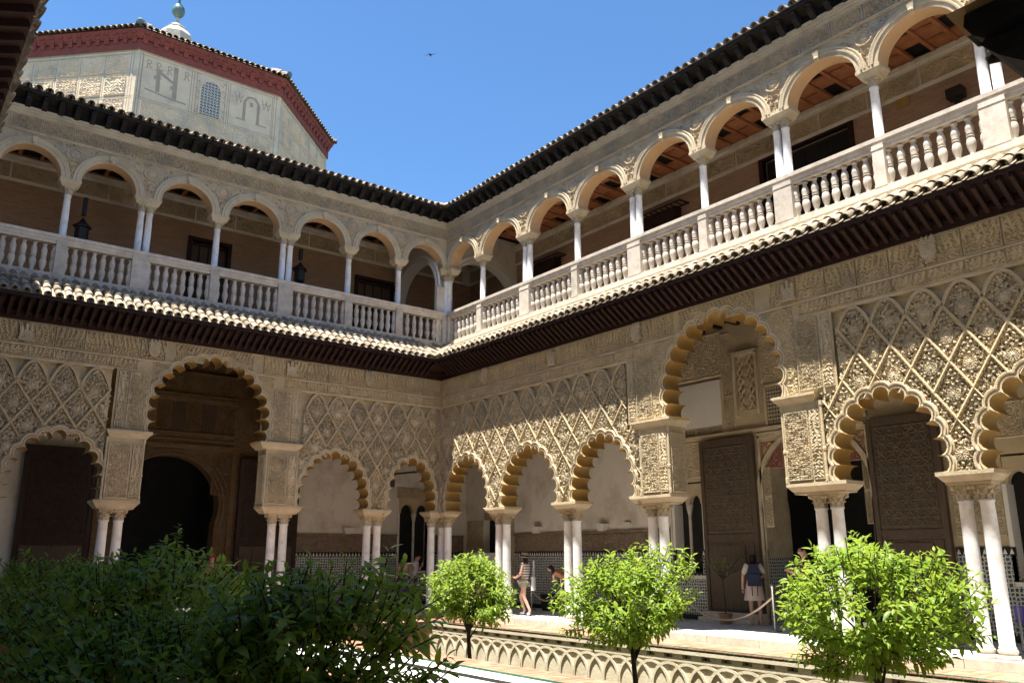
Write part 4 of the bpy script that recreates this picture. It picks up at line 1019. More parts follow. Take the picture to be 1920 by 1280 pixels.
f.build('portal_cornice', 'gold', T)
panel(T, GLD[0], -8.5, -5.5, 6.16, 6.7, BW); panel(T, GLD[1], -5.9, -5.35, 3.3, 4.5, BW); panel(T, GLD[1], -8.75, -8.3, 3.3, 4.5, BW)
xs = (-7.6, -7.18, -6.78, -6.33, -5.9, -5.3)
for i, (a, c) in enumerate(zip(xs, xs[1:])):
    if i % 2 == 0: panel(T, GLD[i // 2 % 2], a+.03, c-.03, 5.06, 5.9, BW)
    else:
        wd = MB().box(a, c, BW-.01, BW+.01, 5.06, 5.9).build('lattice_window', 'dark', T); L_ = MB()
        for q in range(14):
            z = 5.06+q*.06; L_.box(a, c, BW-.022, BW-.012, z, z+.014)
        for q in range(7): L_.box(a+q*.065, a+q*.065+.014, BW-.025, BW-.013, 5.06, 5.9)
        stuff(L_.build('lattice', 'gold', wd))
dado(SA, T, 5.16, 5.34, 1.44)
# doors of the ground floor
def big_door(S, a, c, d, label, z0=.12, z1=4.38):
    u0, u1 = U(S, a, c); T = S.thing('wooden_door', label, 'door', loc=(S.u((a+c)/2), d, 0)); h = (u1-u0)/2
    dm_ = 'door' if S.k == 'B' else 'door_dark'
    MB().box(-h, h, -.06, .03, z0, z1).build('leaf', dm_, T)
    b = MB()
    for x0, x1, za, zb in ((-h, -h+.10, z0, z1), (h-.10, h, z0, z1), (-h+.1, h-.1, z1-.14, z1), (-h+.1, h-.1, 1.94, 2.06), (-h+.1, h-.1, z0, z0+.16)): b.box(x0, x1, -.085 if x1-x0 > .2 else -.092, -.06, za, zb)
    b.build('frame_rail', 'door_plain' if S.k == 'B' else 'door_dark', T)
    dp = relief_mesh('carved_panel', 2*h-.3, z1-2.3, 110, 180, .016, 'geo', int(a*10) % 97, dm_); ob('carved_panel', dp, T, (-h+.15, -.06, 2.12))
    q = MB().box(-h+.14, -.03, -.08, -.055, .45, 1.85).box(.03, h-.14, -.08, -.055, .45, 1.85).build('wicket_panel', 'door_plain', T)
    MB().box(-.42, .42, -.105, -.08, .32, 1.80).build('wicket', 'door_plain', T)
    MB().lathe([(.03, 0), (.05, .02), (.02, .06)], 8, (h-.2, -.1, 1.1)).build('knocker', 'iron', T)
big_door(SB, 7.64, 9.26, 3.03, 'tall carved wooden door leaf opened flat left of the right wing doorway')
big_door(SB, 12.2, 13.70, 3.03, 'tall carved wooden door leaf opened flat right of the right wing doorway')
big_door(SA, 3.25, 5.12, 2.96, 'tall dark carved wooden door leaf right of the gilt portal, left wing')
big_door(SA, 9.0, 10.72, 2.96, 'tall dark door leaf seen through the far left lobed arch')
st_ = MB().box(2.6, 3.05, -9.3, -7.6, ZF, ZF+.12).box(2.78, 3.05, -9.3, -7.6, ZF+.12, ZF+.24); tag(st_.build('door_step', 'balmarble'), 'two low stone steps below the left carved door of the right wing', 'step')
# ================================================================ octagonal tower
W8 = 5.79; RI = W8*(.5+2**-.5)          # inradius
TC = (-4.98, 10+RI); TZ = 20.88
tw = thing('dome_tower', 'pale octagonal tower with red wooden eaves and incised plaster rising behind the left wing', 'tower', (TC[0], TC[1], 0))
def octa(r): return [(r/math.cos(math.pi/8)*math.cos(math.pi/8+math.pi/4*k), r/math.cos(math.pi/8)*math.sin(math.pi/8+math.pi/4*k)) for k in range(8)]
b = MB(); O = octa(RI); b.strip([(x, y, 7) for x, y in reversed(O)], [(x, y, TZ+.1) for x, y in reversed(O)], True); b.build('wall', 'towerwall', tw)
OV = .28; EZ = 21.55
b = MB(); E0, E1 = octa(RI+.06), octa(RI+OV)
b.strip([(x, y, TZ-.12) for x, y in reversed(E0)], [(x, y, TZ+.32) for x, y in reversed(E0)], True)
E2 = octa(RI+.12); b.strip([(x, y, TZ+.32) for x, y in reversed(E2)], [(x, y, TZ+.36) for x, y in reversed(E2)], True); b.strip([(x, y, TZ+.36) for x, y in reversed(E2)], [(x, y, EZ-.02) for x, y in reversed(E1)], True)
b.strip([(x, y, EZ-.08) for x, y in reversed(octa(RI+OV-.03))], [(x, y, EZ+.02) for x, y in reversed(octa(RI+OV-.03))], True)
b.build('eave_board', 'red_eave', tw)
brm = MB().box(-.11, .11, -.08, .12, -.02, .12).box(-.10, .10, -.15, .0, .12, .30).frustum(0, .02, -.22, -.02, .08, .03, .10, .08).mesh('eave_bracket', 'red_eave')
rfm = MB(); A = octa(RI+OV+.02); Rt = 26.35
rfm.add([(x, y, EZ+.03) for x, y in A]+[(0, 0, Rt)], [(i, (i+1) % 8, 8) for i in range(8)]); rfm.build('roof', 'tile', tw)
slope8 = math.atan2(Rt-EZ, RI+OV); tcv = tile_mesh(.5, .13, .115, True)
hip = tile_mesh(.55, .15, .12, True)
for f in range(8):
    a = -math.pi/2+math.pi/4*f     # outward normal angle
    if math.cos(a)*0.0+1 and f not in (7, 0, 1): continue
    nx, ny = math.cos(a), math.sin(a); tx, ty = -ny, nx; rz = a+math.pi/2
    n = 15
    for i in range(n):
        t = (i-(n-1)/2)*(W8+.05)/n; ob('eave_bracket', brm, tw, (nx*(RI+.10)+tx*t, ny*(RI+.10)+ty*t, TZ+.38), (0, 0, rz))
    n = 25; w_ = (RI+OV)*2*math.tan(math.pi/8)
    for i in range(n):
        t = (i-(n-1)/2)*w_/n
        for q in range(2):
            rr = RI+OV+.02-q*.40; ob('roof_tile', tcv, tw, (nx*rr+tx*t, ny*rr+ty*t, EZ+.05+q*.40*math.tan(slope8)), (slope8-.03, 0, rz+random.uniform(-.03, .03)))
    for q in range(2):
        ah = a+math.pi/8; rr = (RI+OV)/math.cos(math.pi/8)+.10-q*.42
        ob('roof_tile', hip, tw, (rr*math.cos(ah), rr*math.sin(ah), EZ+.12+q*.42*math.tan(slope8)*.92), (slope8*.9, 0, ah+math.pi/2))
    MB().lathe([(.0, -.02), (.13, -.02), (.13, .02), (.09, .03), (.0, .04)], 14, cap=False).build('glazed_disc', 'verdigris', tw, loc=((RI+OV+.12)/math.cos(math.pi/8)*math.cos(a+math.pi/8), (RI+OV+.12)/math.cos(math.pi/8)*math.sin(a+math.pi/8), EZ+.2), rot=(math.pi/2, 0, a+math.pi/8+math.pi/2))
fin = MB().lathe([(.8, 25.0), (.8, 26.3), (.76, 26.38), (.52, 26.66), (.55, 26.72), (.22, 26.98), (.12, 27.1), (.08, 27.2), (.07, 27.5)], 8, cap=False); fin.build('finial_base', 'balmarble', tw)
MB().lathe([(.0, 27.35), (.17, 27.45), (.28, 27.6), (.31, 27.77), (.28, 27.94), (.17, 28.1), (.06, 28.22), (.05, 28.5), (.2, 28.6), (.29, 28.8), (.2, 29.02), (.05, 29.1), (.0, 30.2)], 14, cap=False).build('finial', 'verdigris', tw, True)
# incised decoration: front face (local frame facing -y)
def face(f):
    a = -math.pi/2+math.pi/4*f; e = bpy.data.objects.new('face_panel', None); COL.objects.link(e); e.parent = tw
    e.location = (math.cos(a)*RI, math.sin(a)*RI, 0); e.rotation_euler = (0, 0, a+math.pi/2); return e
TP = [relief_mesh('incised_panel', .3, .3, 44, 44, .03, ('arabesque', 'vine', 'arabesque')[i], 200+i, 'towerwall', .012) for i in range(3)]
def marks(f, seed):
    rs = random.Random(seed); a = -math.pi/2+math.pi/4*f; L, Wd = MB(), MB(); ctr = [0]
    h = W8/2
    def ln(x0, z0, x1, z1, w_=.03, B=L):
        ctr[0] += 1; yo = -.003-.00002*ctr[0]; w_ *= .8 if B is L else 1
        dx, dz = x1-x0, z1-z0; l = math.hypot(dx, dz); nx, nz = -dz/l*w_/2, dx/l*w_/2
        B.add([(x0+nx, yo, z0+nz), (x1+nx, yo, z1+nz), (x1-nx, yo, z1-nz), (x0-nx, yo, z0-nz), (x0+nx, .0, z0+nz), (x1+nx, .0, z1+nz), (x1-nx, .0, z1-nz), (x0-nx, .0, z0-nz)], [(0,3,2,1),(0,1,5,4),(1,2,6,5),(2,3,7,6),(3,0,4,7)])
    for z in (20.72, 20.62, 18.78, 18.7, 17.95, 17.85): ln(-h+.1, z, h-.1, z)
    for x in (-h+.08, -h+.17, h-.17, h-.28): ln(x, 15, x, 20.7)
    for i in range(0):        # scrollwork band under the panels
        x = -h+.3+i*(2*h-.6)/21
        for q in range(9):
            an = rs.uniform(0, 6.28); cx, cz, r = x+rs.uniform(-.15, .15), rs.choice((rs.uniform(17.98, 18.66), rs.uniform(17.2, 18.66))), rs.uniform(.06, .2)
            p = [(cx+r*math.cos(an+t*.8), cz+r*math.sin(an+t*.8)) for t in range(4)]
            for (xa, za), (xb, zb) in zip(p, p[1:]): ln(xa, za, xb, zb, .03)
    if f == 0:
        for i in range(6):
            x = -h+.26+i*.885; ob('incised_panel', TP[i % 3], tw, (math.cos(a)*RI+x*-math.sin(a), math.sin(a)*RI+x*math.cos(a), 17.98), (0, 0, a+math.pi/2), (.84/.3, 1, .68/.3))
        for x in (-2.7, -.83, -.73, -.62, .56, .66, .74, 2.55): ln(x, 18.75, x, 20.6, .03)
        for q in range(90):
            x = rs.choice((rs.uniform(-.62, -.46), rs.uniform(.40, .56))); z = rs.uniform(18.8, 20.6); ln(x, z, x+rs.uniform(-.08, .08), z+rs.uniform(-.1, .1), .025)
        # left panel: ruined portico with rows of tally marks, right panel: pointed arch gate
        for x in (-2.46, -2.1, -1.68, -1.02):      # four letters R along the top of the panel
            ln(x-.07, 20.10, x-.07, 20.46, .04); ln(x-.07, 20.46, x+.05, 20.44, .035); ln(x+.05, 20.44, x+.07, 20.33, .035); ln(x+.07, 20.33, x-.06, 20.28, .035); ln(x-.03, 20.28, x+.09, 20.10, .04); ln(x-.12, 20.10, x-.03, 20.10, .03)
        ln(-2.07, 19.2, -2.1, 20.12, .15, Wd); ln(-1.43, 19.1, -1.45, 20.5, .17, Wd); ln(-2.1, 20.1, -1.38, 19.72, .11, Wd); ln(-2.55, 19.2, -1.5, 19.06, .06, Wd); ln(-1.5, 19.06, -.95, 19.05, .06, Wd); ln(-2.25, 19.78, -2.0, 19.85, .15, Wd); ln(-1.6, 19.55, -1.4, 19.6, .16, Wd); ln(-2.2, 20.16, -1.95, 20.16, .06, Wd)
        ln(1.37, 19.15, 1.37, 20.05, .12, Wd); ln(1.97, 19.15, 1.97, 20.05, .12, Wd); ln(1.37, 20.03, 1.52, 20.26, .09, Wd); ln(1.52, 20.26, 1.78, 20.28, .08, Wd); ln(1.78, 20.28, 1.97, 20.05, .09, Wd); ln(1.05, 19.16, 1.45, 19.16, .05, Wd); ln(1.9, 19.12, 2.35, 19.12, .05, Wd); ln(1.66, 19.85, 1.66, 20.05, .14, Wd)
        for x in (1.05, 1.2, 2.2, 2.38): ln(x, 19.9, x-.1, 20.35); ln(x, 19.9, x+.1, 20.3); ln(x-.1, 20.1, x+.1, 20.2)
    else:
        for i in range(5):
            x = -h+.40+i*1.03
            for zz in (18.8, 19.66, 19.76, 20.58): ln(x-.06, zz, x+.92, zz, .03)
            ln(x-.08, 18.75, x-.08, 20.6, .03)
            for z0_, hh in ((18.86, .76), (19.82, .72), (17.95, .72)):
                o = ob('incised_panel', TP[(i+int(z0_)) % 3], tw, (math.cos(a)*RI+(x)*-math.sin(a), math.sin(a)*RI+x*math.cos(a), z0_), (0, 0, a+math.pi/2), (.88/.3, 1, hh/.3))
    for B, nm in ((L, 'incised_line'), (Wd, 'painted_ruin')):
        if B.v:
            o = B.build(nm, 'towermark', tw, loc=(math.cos(a)*RI, math.sin(a)*RI, 0), rot=(0, 0, a+math.pi/2)); o['kind'] = 'stuff'
marks(0, 1); marks(1, 2); marks(7, 3)
lw = MB()
def parch(w_, zs, r, z0): return [(-w_, z0)]+[(-w_*math.cos(math.pi*i/12), zs+r*math.sin(math.pi*i/12)) for i in range(13)]+[(w_, z0)]
Pp = parch(.40, 19.85, .52, 18.85); lw.poly(Pp, -.004); wo = lw.build('lattice_window', 'dark', tw, loc=(-.03, -RI, 0))
L_ = MB()
for i in range(7): L_.box(-.40+i*.133-.015, -.40+i*.133+.015, -.05, -.01, 18.85, 19.9+.42*math.cos((i-3)/3.4*1.5))
for j in range(12):
    z = 18.88+j*.13; hw = .40 if z < 19.85 else .40*math.sqrt(max(0, 1-((z-19.85)/.53)**2)); L_.box(-hw, hw, -.05, -.012, z, z+.03)
    for i in range(6): L_.tube([(-.40+i*.133, -.04, z), (-.27+i*.133, -.04, min(z+.13, 20.3))] if hw > .3 else [(-.1, -.04, z), (.1, -.04, z+.1)], .012, 4)
stuff(L_.build('lattice', 'white', wo))
fr = MB(); Q = parch(.47, 19.86, .61, 18.8); fr.strip([(x, -.06, z) for x, z in Pp], [(x, -.06, z) for x, z in Q]); fr.strip([(x, -.06, z) for x, z in Q], [(x, .0, z) for x, z in Q]); fr.build('frame', 'towerwall', wo)
# ================================================================ wings behind and beside the camera
cw = thing('near_wing', 'dark tiled eave of the near left wing close to the camera, upper left edge', 'eave', (-14.0, 0, 0), math.pi/2)
# local: x -> world y, d -> world -x : courtyard side is world +x
def CX(pts): return pts
MB().box(-21.6, .4, .0, .5, 7.0, 17.6).build('wall', 'plaster', cw)  # upper part added out of view so the near trees lie in shade
MB().box(-21.6, .4, -.20, .0, 6.9, 7.05).build('wall_plate', 'wood_red', cw)
MB().add([(-21.6, -.1, 7.1), (.4, -.1, 7.1), (.4, -.80, 7.36), (-21.6, -.80, 7.36)], [(0, 1, 2, 3)]).build('soffit', 'wood_red', cw)
MB().add([(-21.6, -.82, 7.40), (.4, -.82, 7.40), (.4, .0, 7.82), (-21.6, .0, 7.82)], [(0, 3, 2, 1)]).build('tile_bed', 'tile', cw)
rm = MB().box(-.034, .034, -.74, 0, -.045, .05).mesh('rafter', 'wood_red')
tc_ = tile_mesh(.42, .125, .105, True); tp_ = tile_mesh(.45, .115, .105, False)
for i in range(64):
    y = -20.6+i*.32
    ob('rafter', rm, cw, (y, -.08, 7.05), (-R(20), 0, 0))
    ob('roof_tile', tc_, cw, (y, -.86, 7.45+random.uniform(-.01, .01)), (R(27), 0, random.uniform(-.03, .03)))
    ob('roof_tile', tp_, cw, (y+.16, -.84+random.uniform(-.02, .02), 7.44), (R(27), 0, random.uniform(-.03, .03)))
dw_ = thing('near_arcade', 'dark lobed arch impost silhouetted close to the camera at the upper right corner', 'arcade', (0, -20.98, 0), math.pi)
# local: x = -world x, local d (y) -> world -y
capN = capital_mesh('capital', 'trim', .108, .255, .325)
imp = MB()
pr_ = [(-.16, 2.56), (-.155, 2.60), (-.13, 2.635), (-.12, 2.65), (-.08, 2.665), (-.035, 2.69), (-.01, 2.72), (-.02, 2.735), (.0, 2.745), (.012, 2.77), (.008, 2.80), (-.02, 2.83)]
for (g0, zA), (g1, zB) in zip(pr_, pr_[1:]): imp.frustum(11.53, .25, zA, zB, .48+g0, .24+g0, .48+g1, .24+g1)
imp.build('impost', 'wood_dark', dw_)  # stucco impost in black timber colour, its shade is painted in
for o in (-.165, .165): ob('capital', capN, dw_, (11.60+o, .25, 2.36)); ob('shaft', shaftL, dw_, (11.60+o, .25, .08)); ob('base', baseL, dw_, (11.60+o, .25, .08))
class _S: sg = 1; L = 14
na = Arch(12.98, .94, 11); na2 = Arch(10.25, .86, 13)
for a in (na, na2):
    a.P = [p+Vector((0, -.05, 0)) for p in a.P]; a.build(_S, dw_)
pts = [(9.0, 2.81)]
for a in (na2, na): pts += [(a.c+x, z) for x, z in a.flat(.06)]
pts += [(14.0, 2.81), (14.0, 7), (9.0, 7)]
MB().poly(pts, .05).build('recessed_panel', 'wood_dark', dw_); MB().poly(pts, .48).build('rear_face', 'plaster', dw_)  # front face coloured near-black to read as a shaded silhouette
MB().box(-.5, 9.0, .0, .5, 4.9, 7.0).box(-.5, 14, .0, .5, 7.0, 13.0).box(-.5, 14, -.6, 0, 7.2, 7.5).build('upper_wall', 'plaster', dw_)
cl = MB().box(-17.8, 3.4, -25.2, -21.5, 6.95, 7.1).box(-17.8, -14.5, -25, .3, 6.95, 7.1).build('near_ceiling', 'wood_red'); struct(cl)
nb = MB().box(-18, 3.5, -26.4, -26.2, -.2, 13).box(-18, -17.8, -26.4, 3.5, -.2, 17.6).build('near_back_wall', 'plaster'); tag(nb, 'plain plaster back walls of the galleries behind the camera', 'wall')
lowc = MB()
for i in range(8): lowc.box(-14.35, -13.95, -.6-i*2.9, -.2-i*2.9, -.1, 2.7)
for i in range(8): lowc.box(-14.4, -14.0, -2.9-i*2.9, .3-i*2.9, 4.9, 7.0)
lowc.box(-14.4, -14.0, -21.6, .4, 4.4, 7.0); tag(lowc.build('near_piers', 'stucco'), 'ground floor supports of the near left wing beside the camera', 'arcade')
# ================================================================ fixtures
def wall_lamp(S, u, z, label):
    t = S.thing('wall_lamp', label, 'wall lamp', 'white wall uplighters of the ground floor gallery', loc=(u, BW, z))
    MB().frustum(0, -.10, -.11, .09, .10, .08, .19, .10).build('shade', 'white', t)
    MB().box(-.03, .03, -.03, 0, -.06, .06).build('bracket', 'iron', t)
for S, u, lab in ((SA, -1.49, 'white wall uplighter left of the twin window on the left back wall'), (SA, 2.3, 'white wall uplighter right of the twin window near the inner corner'), (SB, .95, 'white wall uplighter behind the second right wing arch'), (SB, 3.92, 'white wall uplighter behind the third right wing arch')):
    wall_lamp(S, u, 2.36, lab)
bx = MB().box(4.72-.0, 4.98, BW-.07, BW, 2.35, 2.47); o = bx.mesh('junction_box', 'white'); o = ob('junction_box', o, None, (0, 0, 0), (0, 0, -math.pi/2)); tag(o, 'small white junction box on plaster wall right of a lamp', 'box')
def lantern(u, z, zt, label):
    t = SA.thing('hanging_lantern', label, 'lantern', 'iron lanterns of the upper left gallery', loc=(u, 1.9, z))
    b = MB().lathe([(.02, -.32), (.10, -.26), (.17, -.2), (.17, .12), (.24, .15), (.24, .18), (.10, .30), (.06, .36), (.02, .42)], 6); b.build('cage', 'iron', t)
    MB().box(-.05, .05, -.05, .05, .5, zt-z).build('hanger', 'iron', t)
lantern(-10.28, 9.95, 10.95, 'iron hanging lantern behind the single column at the far left of the upper gallery'); lantern(-4.1, 10.05, 10.9, 'iron hanging lantern behind the twin columns midway along the upper left gallery')
pq = MB().box(13.55, 13.85, 3.33, 3.36, 11.3, 11.62).mesh('wall_plaque', 'ochre'); o = ob('wall_plaque', pq, None, (0, 0, 0), (0, 0, -math.pi/2)); tag(o, 'small ochre plaque on the upper right brick wall', 'plaque')
t = SB.thing('flood_lamp', 'dark flood lamp on a bracket on the upper right brick wall', 'lamp', loc=(14.9, 3.2, 11.0))
MB().box(-.16, .16, -.15, .1, -.1, .12).build('housing', 'iron', t); MB().tube([(0, .2, -.5), (0, .0, -.1)], .02).box(-.06, .06, -.02, .1, -.6, -.1).build('bracket', 'iron', t)
# red extinguisher, bin, rope barriers, notice board
t = thing('fire_extinguisher', 'red fire extinguisher beside the right twin marble columns', 'extinguisher', (2.95, -14.02, .45))
MB().lathe([(.07, 0), (.085, .03), (.085, .42), (.05, .50), (.025, .53), (.025, .58)], 12).build('cylinder', 'red', t, True); MB().box(-.05, .04, -.02, .02, .56, .6).tube([(.03, 0, .56), (.12, 0, .5), (.12, 0, .2)], .012).build('valve', 'black', t)
t = thing('waste_bin', 'black waste bin standing by the tiled wall under the rope', 'bin', (2.6, -2.05, ZF))
MB().frustum(0, 0, 0, .42, .17, .17, .2, .2).box(-.21, .21, -.21, .21, .42, .46).build('body', 'black', t)
t = thing('notice_board', 'white notice board in the gallery corner behind the right arcade', 'notice board', (2.7, 1.0, 1.33), -R(50))
MB().box(-.62, .62, -.02, .02, -.02, .34).build('panel', 'white', t); MB().box(-.28, -.22, -.026, -.02, .10, .2).build('pictogram', 'black', t)
MB().tube([(-.5, .0, -1.3), (-.5, 0, 0)], .02).tube([(.5, 0, -1.3), (.5, 0, 0)], .02).build('stand', 'brass', t)
def stanchion(x, y, label, blue=False):
    t = thing('stanchion', label, 'stanchion', (x, y, ZF), group='rope barrier posts')
    MB().lathe([(.14, 0), (.14, .02), (.03, .04), (.022, .06), (.022, .88), (.035, .9), (.035, .95), (.0, .97)], 12).build('post', 'brass', t, True)
def rope(p, q, sag, label):
    p, q = Vector(p), Vector(q); c = (p+q)/2
    t = thing('barrier_rope', label, 'rope', tuple(c), group='barrier ropes')
    MB().tube([p.lerp(q, i/14)-c-Vector((0, 0, sag*4*(i/14)*(1-i/14))) for i in range(15)], .024, 7).build('cord', 'rope', t, True)
stanchion(2.35, -7.15, 'steel stanchion at the left end of the rope before the carved door, hidden by leaves'); stanchion(1.6, -10.5, 'steel stanchion behind the largest bright orange tree')
rope((2.35, -7.15, .75), (1.6, -10.5, .72), .58, 'pale drooping barrier rope in front of the carved door and the woman with a backpack')
stanchion(2.3, -1.55, 'steel stanchion behind the woman in the striped top'); stanchion(2.0, -3.25, 'steel stanchion beside the black bin')
rope((2.3, -1.55, .62), (2.0, -3.25, .70), .34, 'pale drooping barrier rope behind the striped woman, before the tiled wall')
t = thing('stanchion', 'steel post with a purple sign bag at the far right edge', 'stanchion', (1.3, -15.42, ZF), group='rope barrier posts')
MB().lathe([(.14, 0), (.14, .02), (.03, .04), (.022, .06), (.022, .8), (.0, .82)], 12).build('post', 'brass', t, True)
plain('purple', (.07, .05, .22)); MB().frustum(.12, 0, .45, .72, .10, .05, .14, .07).build('sign_bag', 'purple', t)
for u, lab in ((-.7, 'dark iron tie bar crossing behind the first lobed arch of the left wing'),):
    MB().tube([(-1.35, .5, 3.9), (-.25, .5, 4.02)], .03).tube([(-1.2, .5, 3.5), (-1.2, .5, 3.95)], .05); t = MB().tube([(-1.45, .85, 3.95), (-.35, .85, 4.10)], .03).box(-1.25, -1.1, .8, .9, 3.6, 3.98).build('tie_bar', 'iron'); tag(t, lab, 'tie bar')
t = thing('swift', 'small black bird flying in the blue sky', 'bird', tuple(CAM+Vector((.43567, .71469, .54718))*62))
b = MB(); b.tube([(-.05, -.16, 0), (0, -.05, .0), (0, .06, 0), (0, .16, -.01)], [.008, .045, .05, .015], 6)
for sx in (-1, 1): b.add([(0, .06, .02), (sx*.16, .10, .05), (sx*.40, -.10, -.04), (sx*.17, .03, .04), (0, -.03, .01)], [(0, 1, 3, 4), (1, 2, 3)])
o = b.build('body', 'iron', t); o.rotation_euler = (0, 0, R(-50)); o.scale = (1.2, 1.2, 1.2)
# ================================================================ people
def skinmesh(name, joints, edges, m, parent, root=0, sub=2):
    me = bpy.data.meshes.new(name); me.from_pydata([j[0] for j in joints], edges, []); me.materials.append(M_[m])
    o = ob(name, me, parent); md = o.modifiers.new('Skin', 'SKIN'); md.use_smooth_shade = True
    for i, j in enumerate(joints):
        r = j[1]; r = r if isinstance(r, tuple) else (r, r); me.skin_vertices[0].data[i].radius = r
        me.skin_vertices[0].data[i].use_root = (i == root)
    s = o.modifiers.new('Sub', 'SUBSURF'); s.levels = sub; s.render_levels = sub
    return o
for n, c in (('cream', (.62, .56, .47)), ('pinkskirt', (.60, .47, .42)), ('navy', (.03, .035, .07)), ('khaki', (.28, .27, .20)), ('darkred', (.06, .018, .02)), ('straw', (.55, .44, .30)), ('blue', (.05, .16, .36)), ('orange', (.48, .19, .09)), ('whitecloth', (.70, .70, .72)), ('olive', (.26, .22, .12)), ('greyjean', (.10, .11, .14))): plain(n, c, rough=.9)
def stripes():
    m = mat('striped_cloth', (.70, .65, .58)); t = m.node_tree; b = t.nodes['Principled BSDF']; g = N(t, 'ShaderNodeTexCoord'); s = N(t, 'ShaderNodeSeparateXYZ'); t.links.new(g.outputs['Object'], s.inputs[0])
    f = N(t, 'ShaderNodeMath', operation='PINGPONG'); f.inputs[1].default_value = .035; t.links.new(s.outputs[2], f.inputs[0])
    l = N(t, 'ShaderNodeMath', operation='LESS_THAN'); l.inputs[1].default_value = .013; t.links.new(f.outputs[0], l.inputs[0])
    x = N(t, 'ShaderNodeMix', data_type='RGBA'); x.inputs[6].default_value = (.68, .63, .56, 1); x.inputs[7].default_value = (.09, .05, .05, 1); t.links.new(l.outputs[0], x.inputs[0]); t.links.new(x.outputs[2], b.inputs['Base Color'])
    M_['stripes'] = m
stripes()
def person(label, loc, rz, h, pose=None, shirt='cream', legs='khaki', short=True, sleeve=.5, skirt=None, hair='short', head=(0, 0), grp=None, shoes='whitecloth', lean=0.0):
    """figure facing local -y; pose overrides joints (unit height 1.70)"""
    t = thing('person', label, 'person', loc, rz, grp); k = h/1.70; t.scale = (k, k, k)
    J = dict(pel=(0, 0, .92), wai=(0, 0, 1.06), che=(0, -.005, 1.28), nk=(0, .01, 1.43), hd=(0, -.01, 1.53), top=(0, -.0, 1.64), jaw=(0, -.055, 1.50), nose=(0, -.10, 1.555),
             shL=(.165, 0, 1.38), elL=(.23, .03, 1.12), wrL=(.24, -.05, .88), haL=(.235, -.08, .80), shR=(-.165, 0, 1.38), elR=(-.23, .03, 1.12), wrR=(-.24, -.05, .88), haR=(-.235, -.08, .80),
             hiL=(.09, 0, .88), knL=(.10, -.01, .49), anL=(.10, .02, .09), toL=(.11, -.13, .03), hiR=(-.09, 0, .88), knR=(-.10, -.01, .49), anR=(-.10, .02, .09), toR=(-.11, -.13, .03))
    if pose: J.update(pose)
    if lean:
        for q in J:
            if q[:2] in ('wa', 'ch', 'nk', 'hd', 'to', 'ja', 'no', 'sh', 'el', 'wr', 'ha') and q not in ('toL', 'toR'):
                x, y, z = J[q]; dz = z-.92; J[q] = (x, y-dz*math.sin(lean), .92+dz*math.cos(lean)+y*0)
    rad = dict(pel=(.145, .10), wai=(.115, .085), che=(.135, .095), nk=.05, hd=(.078, .088), top=(.06, .07), jaw=.045, nose=.013, shL=.055, elL=.04, wrL=.028, haL=.034, shR=.055, elR=.04, wrR=.028, haR=.034, hiL=.085, knL=.055, anL=.037, toL=.03, hiR=.085, knR=.055, anR=.037, toR=.03)
    ks = list(J); ix = {q: i for i, q in enumerate(ks)}
    E = [('pel','wai'),('wai','che'),('che','nk'),('nk','hd'),('hd','top'),('hd','jaw'),('hd','nose')]
    for s in 'LR': E += [('che','sh'+s),('sh'+s,'el'+s),('el'+s,'wr'+s),('wr'+s,'ha'+s),('pel','hi'+s),('hi'+s,'kn'+s),('kn'+s,'an'+s),('an'+s,'to'+s)]
    skinmesh('body', [(J[q], rad[q]) for q in ks], [(ix[a], ix[b]) for a, b in E], 'skin', t)
    V = {q: Vector(J[q]) for q in J}
    f = sleeve
    sj = [(V['pel']+Vector((0, 0, .02)), (.165, .12)), (V['wai'], (.135, .105)), (V['che'], (.155, .115)), (V['nk']-Vector((0, 0, .04)), (.075, .07))]
    se = [(0, 1), (1, 2), (2, 3)]
    for s in 'LR':
        i = len(sj); sj += [(V['sh'+s], .072), (V['sh'+s].lerp(V['el'+s], min(1, f)), .062)]; se += [(2, i), (i, i+1)]
        if f > 1: sj.append((V['el'+s].lerp(V['wr'+s], f-1), .05)); se.append((i+1, i+2))
    skinmesh('shirt', [(tuple(a), b) for a, b in sj], se, shirt, t)
    if skirt:
        b = MB(); n = 14; p = V['pel']
        rings = [(.15, .115, p.z+.14), (.19, .15, p.z), (.22, .18, p.z-.18), (.25, .20, p.z-.34)]
        vs = [(p.x+rx*math.cos(2*math.pi*i/n)*(1+.05*math.cos(5*2*math.pi*i/n)*(q/3)), p.y+ry*math.sin(2*math.pi*i/n), z) for q, (rx, ry, z) in enumerate(rings) for i in range(n)]
        b.add(vs, [(q*n+i, q*n+(i+1) % n, (q+1)*n+(i+1) % n, (q+1)*n+i) for q in range(3) for i in range(n)]); b.build('skirt', skirt, t, True)
    else:
        lj = [(V['pel']+Vector((0, 0, .03)), (.16, .115))]; le = []
        for s in 'LR':
            i = len(lj); e = V['hi'+s].lerp(V['kn'+s], .45) if short else V['kn'+s].lerp(V['an'+s], .9)
            lj += [(V['hi'+s], .10)]+([] if short else [(V['kn'+s], .075)])+[(e, .088 if short else .062)]
            le += [(0, i)]+[(j, j+1) for j in range(i, len(lj)-1)]
        skinmesh('shorts' if short else 'trousers', [(tuple(a), b) for a, b in lj], le, legs, t)
    for s in 'LR': skinmesh('shoe', [(tuple(V['an'+s]-Vector((0, 0, .045))), .043), (tuple(V['to'+s].lerp(V['an'+s], .3)), .042), (tuple(V['to'+s]), .036)], [(0, 1), (1, 2)], shoes, t)
    hb = [(V['hd']+Vector((0, .03, .045)), (.085, .085)), (V['top']+Vector((0, .0, .005)), (.078, .085))]
    if hair == 'long': hb = [(V['hd']+Vector((0, .05, -.18)), (.085, .05)), (V['hd']+Vector((0, .055, -.05)), (.10, .06))]+hb
